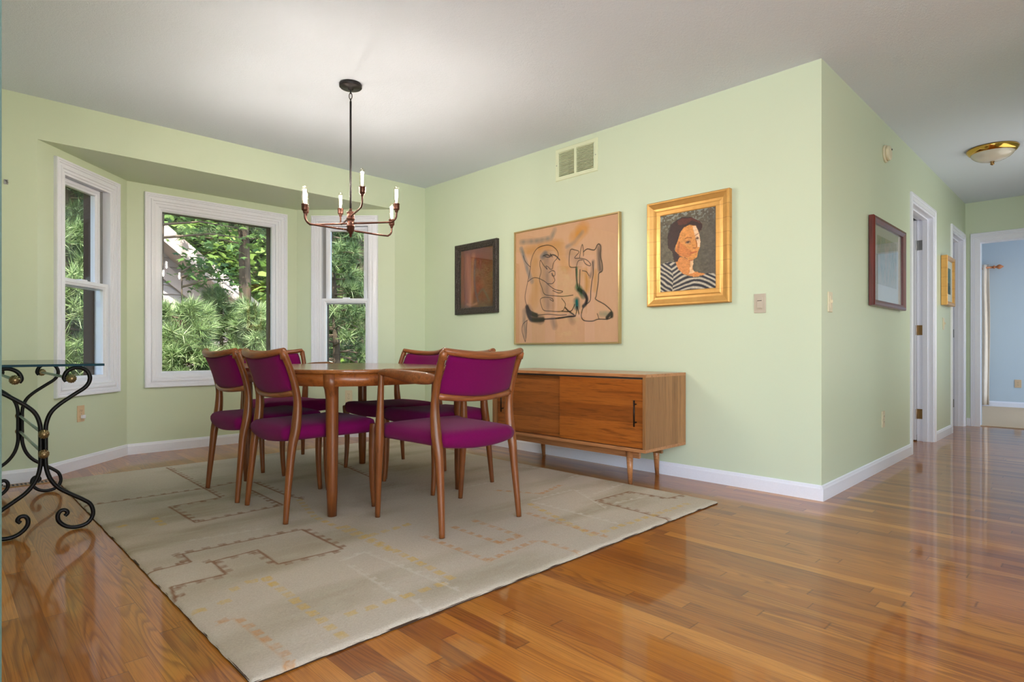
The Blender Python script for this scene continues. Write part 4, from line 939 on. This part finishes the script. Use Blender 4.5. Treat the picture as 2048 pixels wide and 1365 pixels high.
stt = np.where(slv, st2, st)
cv.blend(ins * (stt > .05), s8(38, 38, 50)); cv.blend(ins * (stt < -.55) * .7, s8(196, 186, 168))
cv.poly(q('hair'), s8(52, 28, 28), 1, .003); cv.poly(q('hair2'), s8(104, 48, 34), .55, .005)
cv.poly(q('face'), s8(206, 134, 66), 1, .0015); cv.blend(cv.poly(q('face'), (0, 0, 0), 0) * cv.noise(.008, None, 7) * .4, s8(224, 156, 86))
cv.poly(q('faceor'), s8(196, 104, 52), .55, .003); cv.poly(q('facehi'), s8(230, 190, 154), .95, .002)
cv.stroke(mm([(.36, .62), (.33, .50), (.37, .44)], W_, H_), .012, s8(120, 62, 32), .4)
for L in POR['eye']:
    cv.stroke(mm(L, W_, H_), .020, s8(120, 112, 96), .7, .6); cv.stroke(mm(L, W_, H_), .008, s8(34, 24, 22), .95, .4)
for i, L in enumerate(POR['lines']):
    cv.stroke(mm(L, W_, H_), .0055 if i != 5 else .009, s8(110, 48, 28) if i < 5 else s8(168, 62, 40), .75, .6)
cv.stroke(mm(POR['hair'][:6], W_, H_), .006, s8(30, 16, 18), .7, .7)
nb_ = cv.noise(.007, .004, 55)[..., None]; nc_ = cv.noise(.02, .012, 56)[..., None]; cv.c = cv.c * (.72 + .36 * nb_ + .22 * nc_)
cv.blend(np.clip(.5 - np.abs(cv.dist(mm(POR['hair'][6:12], W_, H_)) - .002) / .006, 0, 1) * .5, s8(90, 46, 30))
pic_mesh(cv, FWB, sL, zb, .020, M['canvas'], t)
MB(FWB).box(sL - .004, sL + W_ + .004, .001, .019, zb - .004, zb + H_ + .004).build('stretcher', 'slot', t)
MB(FWB).loop(sL - .096, sL + W_ + .096, 1.133, 1.836, [(0, 0), (0, .034), (.006, .041), (.014, .041), (.022, .036), (.046, .024), (.060, .021), (.068, .024), (.092, .024), (.096, .021), (.096, 0)]).build('frame', 'gold', t)

# small dark painting
W_, H_ = .440, .550; sL = YA - 4.233; zb = 1.214
t = thing('small_painting', 'small red brown painting of a standing figure, carved black frame, beside the window wall', 'picture', FWB.pt(sL + W_ / 2, 0, 1.165))
cv = Canvas(W_, H_, 200, 250, s8(128, 64, 46))
cv.blend(cv.noise(.04, .12, 1) * .6, s8(158, 88, 58)); cv.blend(cv.noise(.02, .05, 2) * .5, s8(88, 52, 44)); cv.blend(np.clip(cv.Y / H_ - .86, 0, 1) * 5, s8(104, 78, 76))
cv.blend(np.clip(cv.X / W_ - .55, 0, 1) * 2.2, s8(112, 70, 44)); cv.blend(np.clip(.16 - cv.Y / H_, 0, 1) * 5, s8(84, 70, 60))
cv.stroke(mm([(.22, .86), (.24, .60), (.27, .35), (.30, .10)], W_, H_), .055, s8(178, 112, 82), .6, .9); cv.stroke(mm([(.40, .86), (.37, .62), (.37, .42), (.32, .12)], W_, H_), .040, s8(186, 128, 96), .65, .9)
cv.stroke(mm([(.46, .80), (.43, .55), (.46, .30), (.55, .12)], W_, H_), .022, s8(96, 84, 96), .7, .8); cv.stroke(mm([(.12, .90), (.10, .40), (.18, .12)], W_, H_), .03, s8(110, 70, 66), .6, .9)
cv.stroke(mm([(.55, .22), (.70, .30), (.88, .12)], W_, H_), .018, s8(100, 96, 82), .6, .8); cv.stroke(mm([(.20, .08), (.36, .06), (.50, .08)], W_, H_), .02, s8(176, 120, 96), .7, .8)
pic_mesh(cv, FWB, sL, zb, .016, M['canvas'], t)
MB(FWB).box(sL - .004, sL + W_ + .004, .001, .015, zb - .004, zb + H_ + .004).build('backing_board', 'slot', t)
MB(FWB).loop(sL - .075, sL + W_ + .060, 1.166, 1.812, [(0, 0), (0, .030), (.008, .036), (.030, .034), (.034, .030), (.048, .028), (.058, .022), (.060, 0)]).build('frame', 'blackframe', t)
MB(FWB).box(sL - .010, sL + W_ + .006, .019, .0205, zb - .002, zb + H_ + .002).build('glass', 'artglass', t)

# hall print in mahogany frame : X 4.41..5.27, z 1.135..1.735
x0, x1, z0, z1 = 4.41 - XB, 5.27 - XB, 1.135, 1.733
t = thing('framed_print', 'pale landscape print with wide grey mat in a dark red frame on the hall wall', 'picture', FWC.pt((x0 + x1) / 2, 0, z0))
MB(FWC).loop(x0, x1, z0, z1, [(0, .006), (0, .034), (.006, .040), (.020, .040), (.040, .028), (.042, .006)]).build('frame', 'mahogany', t)
MB(FWC).box(x0 + .03, x1 - .03, .006, .012, z0 + .03, z1 - .03).build('mat', 'matboard', t)
pw, ph = .52, .335; cv = Canvas(pw, ph, 120, 80, s8(176, 178, 156))
cv.blend(cv.noise(.05, .04, 1), s8(150, 164, 142)); cv.blend((cv.noise(.03, .08, 2) > .55) * .6, s8(196, 172, 142)); cv.blend(np.clip(.25 - cv.Y / ph, 0, 1) * 4 * .8, s8(182, 178, 158)); cv.blend((cv.noise(.015, .03, 3) > .7) * .5, s8(120, 140, 120))
pic_mesh(cv, FWC, (x0 + x1) / 2 - pw / 2, z0 + .155, .0125, M['paper'], t, 'print')
MB(FWC).box(x0 + .03, x1 - .03, .0145, .016, z0 + .03, z1 - .03).build('glass', 'artglass', t)
# small gold framed picture : X 6.80..7.21
x0, x1, z0, z1 = 6.80 - XB, 7.195 - XB, 1.265, 1.735
t = thing('small_gold_picture', 'small teal picture in a gold frame between the two hall doors', 'picture', FWC.pt((x0 + x1) / 2, 0, z0))
MB(FWC).loop(x0, x1, z0, z1, [(0, .004), (0, .050), (.004, .054), (.026, .050), (.040, .038), (.042, .004)]).build('frame', 'gold', t)
MB(FWC).box(x0 + .03, x1 - .03, .004, .034, z0 + .03, z1 - .03).build('mat', 'matboard', t)
pw, ph = .15, .25; cv = Canvas(pw, ph, 60, 90, s8(76, 112, 116)); cv.blend(cv.noise(.04, .05, 1) * .8, s8(120, 140, 136)); cv.blend((cv.Y < ph * .42) * .7, s8(52, 76, 84)); cv.blend((cv.noise(.02, .03, 3) > .7) * .5, s8(170, 160, 130))
pic_mesh(cv, FWC, (x0 + x1) / 2 - pw / 2, z0 + .11, .0345, M['paper'], t, 'print')

# ---------------------------------------------------------------- outside
MB().box(-14, 24, 5.72, 40, -1.0, -.9).build('ground', 'soil', kind='structure')
def needles_tree(name, label, x, y, z0, h, rad, seed, ntuft, nlen=.11, trunk=.09, lo=.0, col=((.055, .095, .035), (.13, .19, .07), (.33, .40, .22)), bias=None, group=None, nn=34):
    rng = np.random.RandomState(seed); root = thing(name, label, 'tree', (x, y, z0), 0, group)
    MB().tube([(x, y, z0), (x + .05, y, z0 + h * .4), (x - .03, y + .04, z0 + h * .8), (x, y, z0 + h)], [trunk, trunk * .8, trunk * .45, .01], 12, spline=4).build('trunk', 'bark', root)
    br = MB(); tips = []; nb = max(10, int(ntuft / 16))
    for b in range(nb):
        zz = z0 + h * (lo + (1 - lo) * (b + rng.rand()) / nb); fr = (zz - z0) / h; L = rad * (1.05 - fr * .85) * (.75 + .4 * rng.rand()); a = rng.rand() * 6.283
        if bias is not None and rng.rand() < .5: a = bias + (rng.rand() - .5) * 1.8
        d = np.array([math.cos(a), math.sin(a), -.05 + .35 * rng.rand()]); p0 = np.array([x, y, zz]); side = np.array([-d[1], d[0], 0])
        pts = [p0 + d * L * t_ + np.array([0, 0, -.12 * L * t_ * t_]) for t_ in (0, .35, .7, 1)]
        br.tube([tuple(p) for p in pts], [.016, .011, .007, .004], 5)
        for k in range(16):
            t_ = .25 + .75 * rng.rand() ** .7; pp = p0 + d * L * t_ + np.array([0, 0, -.12 * L * t_ * t_]); q_ = pp + side * (rng.rand() - .5) * L * .75 * (1.15 - t_ * .6) + np.array([0, 0, (rng.rand() - .3) * .18])
            tips.append((q_, d * .7 + side * (rng.rand() - .5) + np.array([0, 0, .35])))
            if k % 4 == 0: br.tube([tuple(pp - d * .05), tuple(q_)], [.005, .003], 4)
    br.build('branches', 'branchwood', root)
    T = np.array([p for p, _ in tips]); D = np.array([d for _, d in tips]); D /= np.linalg.norm(D, axis=1)[:, None]; n_t = len(T)
    rd = rng.randn(n_t, nn, 3); rd /= np.linalg.norm(rd, axis=2)[..., None]; dirs = rd * .85 + D[:, None] * .75; dirs /= np.linalg.norm(dirs, axis=2)[..., None]
    ln = nlen * (.7 + .5 * rng.rand(n_t, nn, 1)); base = T[:, None] + D[:, None] * (rng.rand(n_t, nn, 1) - .5) * .07
    tip = base + dirs * ln + np.array([0, 0, -.1]) * ln * .3; sd_ = np.cross(dirs, rng.randn(n_t, nn, 3)); sd_ /= np.linalg.norm(sd_, axis=2)[..., None]; wdt = .0050
    V = np.stack([base - sd_ * wdt, base + sd_ * wdt, tip], 2).reshape(-1, 3); Fc = np.arange(len(V)).reshape(-1, 3)
    tone = rng.rand(n_t, 1) * .7 + .3 * rng.rand(n_t, nn); c0, c1, c2 = [np.array(c) for c in col]
    tt_ = tone[..., None]; Cc = np.where(tt_ < .5, c0 + (c1 - c0) * tt_ * 2, c1 + (c2 - c1) * (tt_ - .5) * 2); Cc = np.repeat(Cc[:, :, None], 3, 2).reshape(-1, 3)
    colored_mesh('needles', V, Fc, Cc, M['needle'], root)
    return root
def leaf_tree(name, label, x, y, z0, h, rad, seed, n, size, cols, star=True, trunk=.07, crown0=.3, group=None, ry=None, stems=3, lean=(0, 0)):
    rng = np.random.RandomState(seed); root = thing(name, label, 'tree', (x, y, z0), 0, group)
    MB().tube([(x, y, z0), (x + lean[0] * .4, y + lean[1] * .4, z0 + h * .4), (x + lean[0], y + lean[1], z0 + h * .95)], [trunk, trunk * .7, .01], 10, spline=4).build('trunk', 'bark', root)
    br = MB(); C_ = []
    for b in range(max(6, int(n / 60))):
        zz = z0 + h * (crown0 + (1 - crown0) * rng.rand()); fr = (zz - z0) / h; a = rng.rand() * 6.283; L = rad * (.5 + .6 * rng.rand()); ex, ey = x + lean[0] * fr + math.cos(a) * L, y + lean[1] * fr + math.sin(a) * L * (1 if ry is None else ry)
        ez = zz + .15 * L * rng.randn() + .2 * L; br.tube([(x + lean[0] * fr, y + lean[1] * fr, zz), ((x + ex) / 2, (y + ey) / 2, (zz + ez) / 2 + .05), (ex, ey, ez)], [.018, .012, .004], 5); C_.append((ex, ey, ez, L))
    br.build('branches', 'branchwood', root)
    C_ = np.array(C_); idx = rng.randint(0, len(C_), n); ctr = np.array([x, y, 0]); tpos = rng.rand(n, 1) * .75 + .35
    P = C_[idx, :3] * 1.0; basep = np.stack([np.full(n, x), np.full(n, y), P[:, 2]], 1); P = basep + (P - basep) * tpos + rng.randn(n, 3) * rad * .16
    nrm = rng.randn(n, 3) * .45 + np.array([0, -.25, 1]); nrm /= np.linalg.norm(nrm, axis=1)[:, None]; a = np.cross(nrm, rng.randn(n, 3)); a /= np.linalg.norm(a, axis=1)[:, None]; b = np.cross(nrm, a)
    s_ = size * (.6 + .7 * rng.rand(n, 1))
    if star: shp = [(math.cos(t), math.sin(t), r_) for t, r_ in zip([i * math.pi / 5 for i in range(10)], [1, .42, .85, .40, .6, .28, .6, .40, .85, .42])]
    else: shp = [(math.cos(t), math.sin(t), r_) for t, r_ in zip([i * math.pi / 3 for i in range(6)], [1, .62, .62, 1, .62, .62])]
    K = len(shp); V = np.stack([P + a * (c * r_ * s_) + b * (q_ * r_ * s_) + nrm * (-.18 * r_ * r_ * s_) for c, q_, r_ in shp], 1).reshape(-1, 3); Fc = np.arange(len(V)).reshape(-1, K)
    c0, c1 = [np.array(c) for c in cols]; tt_ = rng.rand(n, 1) ** 1.3; Cc = np.repeat(c0 + (c1 - c0) * tt_, K, 0)
    colored_mesh('leaves', V, Fc, Cc, M['leaf'], root); return root
G = 'white pines outside the bay window'
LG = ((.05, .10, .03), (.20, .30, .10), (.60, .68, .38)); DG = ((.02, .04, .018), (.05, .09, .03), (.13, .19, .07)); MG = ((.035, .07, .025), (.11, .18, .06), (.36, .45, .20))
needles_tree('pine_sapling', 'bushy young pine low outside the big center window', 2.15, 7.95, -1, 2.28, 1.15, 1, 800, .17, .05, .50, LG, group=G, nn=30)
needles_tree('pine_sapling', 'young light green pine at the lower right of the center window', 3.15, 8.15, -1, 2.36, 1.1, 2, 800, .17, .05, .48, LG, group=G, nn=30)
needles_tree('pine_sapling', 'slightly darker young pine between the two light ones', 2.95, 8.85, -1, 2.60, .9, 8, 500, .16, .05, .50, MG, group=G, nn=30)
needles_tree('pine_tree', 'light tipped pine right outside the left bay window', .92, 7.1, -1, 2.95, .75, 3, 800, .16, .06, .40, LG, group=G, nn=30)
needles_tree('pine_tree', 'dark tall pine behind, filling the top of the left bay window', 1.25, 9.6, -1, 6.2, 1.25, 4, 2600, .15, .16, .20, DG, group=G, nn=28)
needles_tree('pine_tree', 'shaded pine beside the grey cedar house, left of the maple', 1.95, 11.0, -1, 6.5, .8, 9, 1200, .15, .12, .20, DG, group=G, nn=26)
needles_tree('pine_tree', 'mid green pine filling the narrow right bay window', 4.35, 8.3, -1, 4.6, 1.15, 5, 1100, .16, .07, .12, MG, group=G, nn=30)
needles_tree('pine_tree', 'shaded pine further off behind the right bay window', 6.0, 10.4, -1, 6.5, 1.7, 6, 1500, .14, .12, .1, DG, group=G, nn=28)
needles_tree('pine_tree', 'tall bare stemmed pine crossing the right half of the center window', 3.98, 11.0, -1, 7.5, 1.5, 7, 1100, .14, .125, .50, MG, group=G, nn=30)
leaf_tree('maple_tree', 'maple with pointed leaves across the upper left of the center window', 2.0, 8.35, -1, 4.6, 1.25, 11, 1000, .075, ((.06, .13, .02), (.30, .46, .12)), True, .03, .69, lean=(.1, .1))
leaf_tree('maple_sapling', 'thin maple sapling with a few leaves in front of the grey cedar house', 2.45, 9.0, -1, 3.0, .9, 12, 420, .08, ((.05, .11, .02), (.20, .34, .08)), True, .02, .35)
BG = 'bright leafy trees far behind the pines'
for i, (x, y, h_, rr, lb) in enumerate(((4.6, 17, 8, 2.8, 'far sunlit leafy tree behind the tall bare pine stem'), (8.0, 17.5, 8.5, 3.0, 'far sunlit leafy tree at the right of the center window'), (10.5, 16, 8, 2.8, 'far leafy tree behind the right bay window'), (1.0, 17.5, 9, 3.0, 'far leafy tree behind the grey cedar house'), (-1.5, 14.5, 8, 2.8, 'far leafy tree beyond the left bay window'))):
    leaf_tree('leafy_tree', lb, x, y, -1, h_, rr, 20 + i, 5200, .15, ((.07, .14, .02), (.36, .50, .12)), False, .16, .05, group=BG)
for i, (x, y, h_, rr, lb) in enumerate(((4.2, 24, 13, 5, 'dense dark tree closing the view between the far leafy trees'), (13.0, 22, 13, 5.5, 'dense dark tree closing the view at the far right'), (-3.5, 22, 13, 5.5, 'dense dark tree closing the view at the far left'), (-7.5, 13.5, 9, 3.2, 'dense dark tree left of the bay, mirrored behind the brighter tree in the large drawing'), (9.5, 27, 13, 5, 'dense dark tree behind the far right leafy trees'))):
    leaf_tree('dark_tree', lb, x, y, -1, h_, rr, 40 + i, 9000, .30, ((.02, .05, .012), (.10, .17, .04)), False, .25, .02, group='dark trees closing the view')
leaf_tree('leafy_tree', 'sunlit leafy tree left of the bay, mirrored in the glass of the large drawing', -2.2, 9.3, -1, 5.5, 1.9, 31, 3500, .11, ((.07, .14, .02), (.36, .50, .14)), True, .10, .10)
leaf_tree('leafy_tree', 'leafy tree left of the bay, mirrored in the glass of the small dark painting', -.6, 8.6, -1, 4.2, 1.0, 32, 1500, .10, ((.06, .12, .02), (.32, .44, .12)), True, .08, .10)
# neighbouring house: cedar gable wall, sloping rake boards, roof
hs = thing('neighbour_house', 'weathered grey cedar house with a steep roof edge, seen through the branches', 'house', (2.6, 12.6, -1))
YH = 12.4; XL_ = 2.5
def hx(p): return p
mb = MB(); n = 26
apex = (2.55, 3.37); eave = (5.65, .86)
def roof_z(x): return apex[1] + (eave[1] - apex[1]) * (x - apex[0]) / (eave[0] - apex[0])
for i in range(n):
    z = -1 + i * .17; xr = 5.6 if z < .9 else min(5.6, apex[0] + (apex[1] - z - .2) / (apex[1] - eave[1]) * (eave[0] - apex[0]))
    if xr <= XL_ or z > 3.0: break
    mb.add([(XL_, YH, z), (xr, YH, z), (xr, YH + .03, z + .185), (XL_, YH + .03, z + .185), (XL_, YH + .2, z), (xr, YH + .2, z), (xr, YH + .2, z + .185), (XL_, YH + .2, z + .185)], [(0, 1, 2, 3), (4, 7, 6, 5), (0, 4, 5, 1), (2, 6, 7, 3), (0, 3, 7, 4), (1, 5, 6, 2)])
mb.build('clapboard_wall', 'siding', hs)
def beam(y0, y1, t0, t1, nm, mt):
    mb = MB(); a, b = apex, eave
    v = [(a[0], y, a[1] + t) for y in (y0, y1) for t in (t0, t1)] + [(b[0], y, b[1] + t) for y in (y0, y1) for t in (t0, t1)]
    mb.add(v, [(0, 1, 3, 2), (4, 6, 7, 5), (0, 4, 5, 1), (2, 3, 7, 6), (0, 2, 6, 4), (1, 5, 7, 3)]); return mb.build(nm, mt, hs)
beam(YH - .62, YH - .58, -.30, .04, 'rake_board', 'fascia'); beam(YH - .06, YH - .02, -.80, -.50, 'rake_trim', 'fascia'); beam(YH - .58, YH + 4, -.10, .02, 'roof', 'shingle'); beam(YH - .58, YH + 4, -.30, -.28, 'soffit', 'fascia')
MB().box(5.42, 5.6, YH + .2, YH + 4, -1, .8).build('side_wall', 'siding', hs)
# deck railing low outside
dk = thing('deck_railing', 'thin dark deck railing low beyond the center window', 'railing', (2.2, 9.6, -1))
MB().box(.2, 5.0, 9.55, 9.61, .02, .06).build('top_rail', 'exterior', dk)
for z in (-.10, -.22, -.34): MB().box(.2, 5.0, 9.565, 9.595, z, z + .015).build('rail', 'exterior', dk)
for x in (.3, 1.3, 2.3, 3.3, 4.3, 4.95): MB().box(x, x + .04, 9.56, 9.60, -1, .03).build('post', 'exterior', dk)
# pale patio beyond
MB().box(1.4, 8, 9.9, 12.3, -1.0, -.86).build('patio', 'fascia', kind='structure')
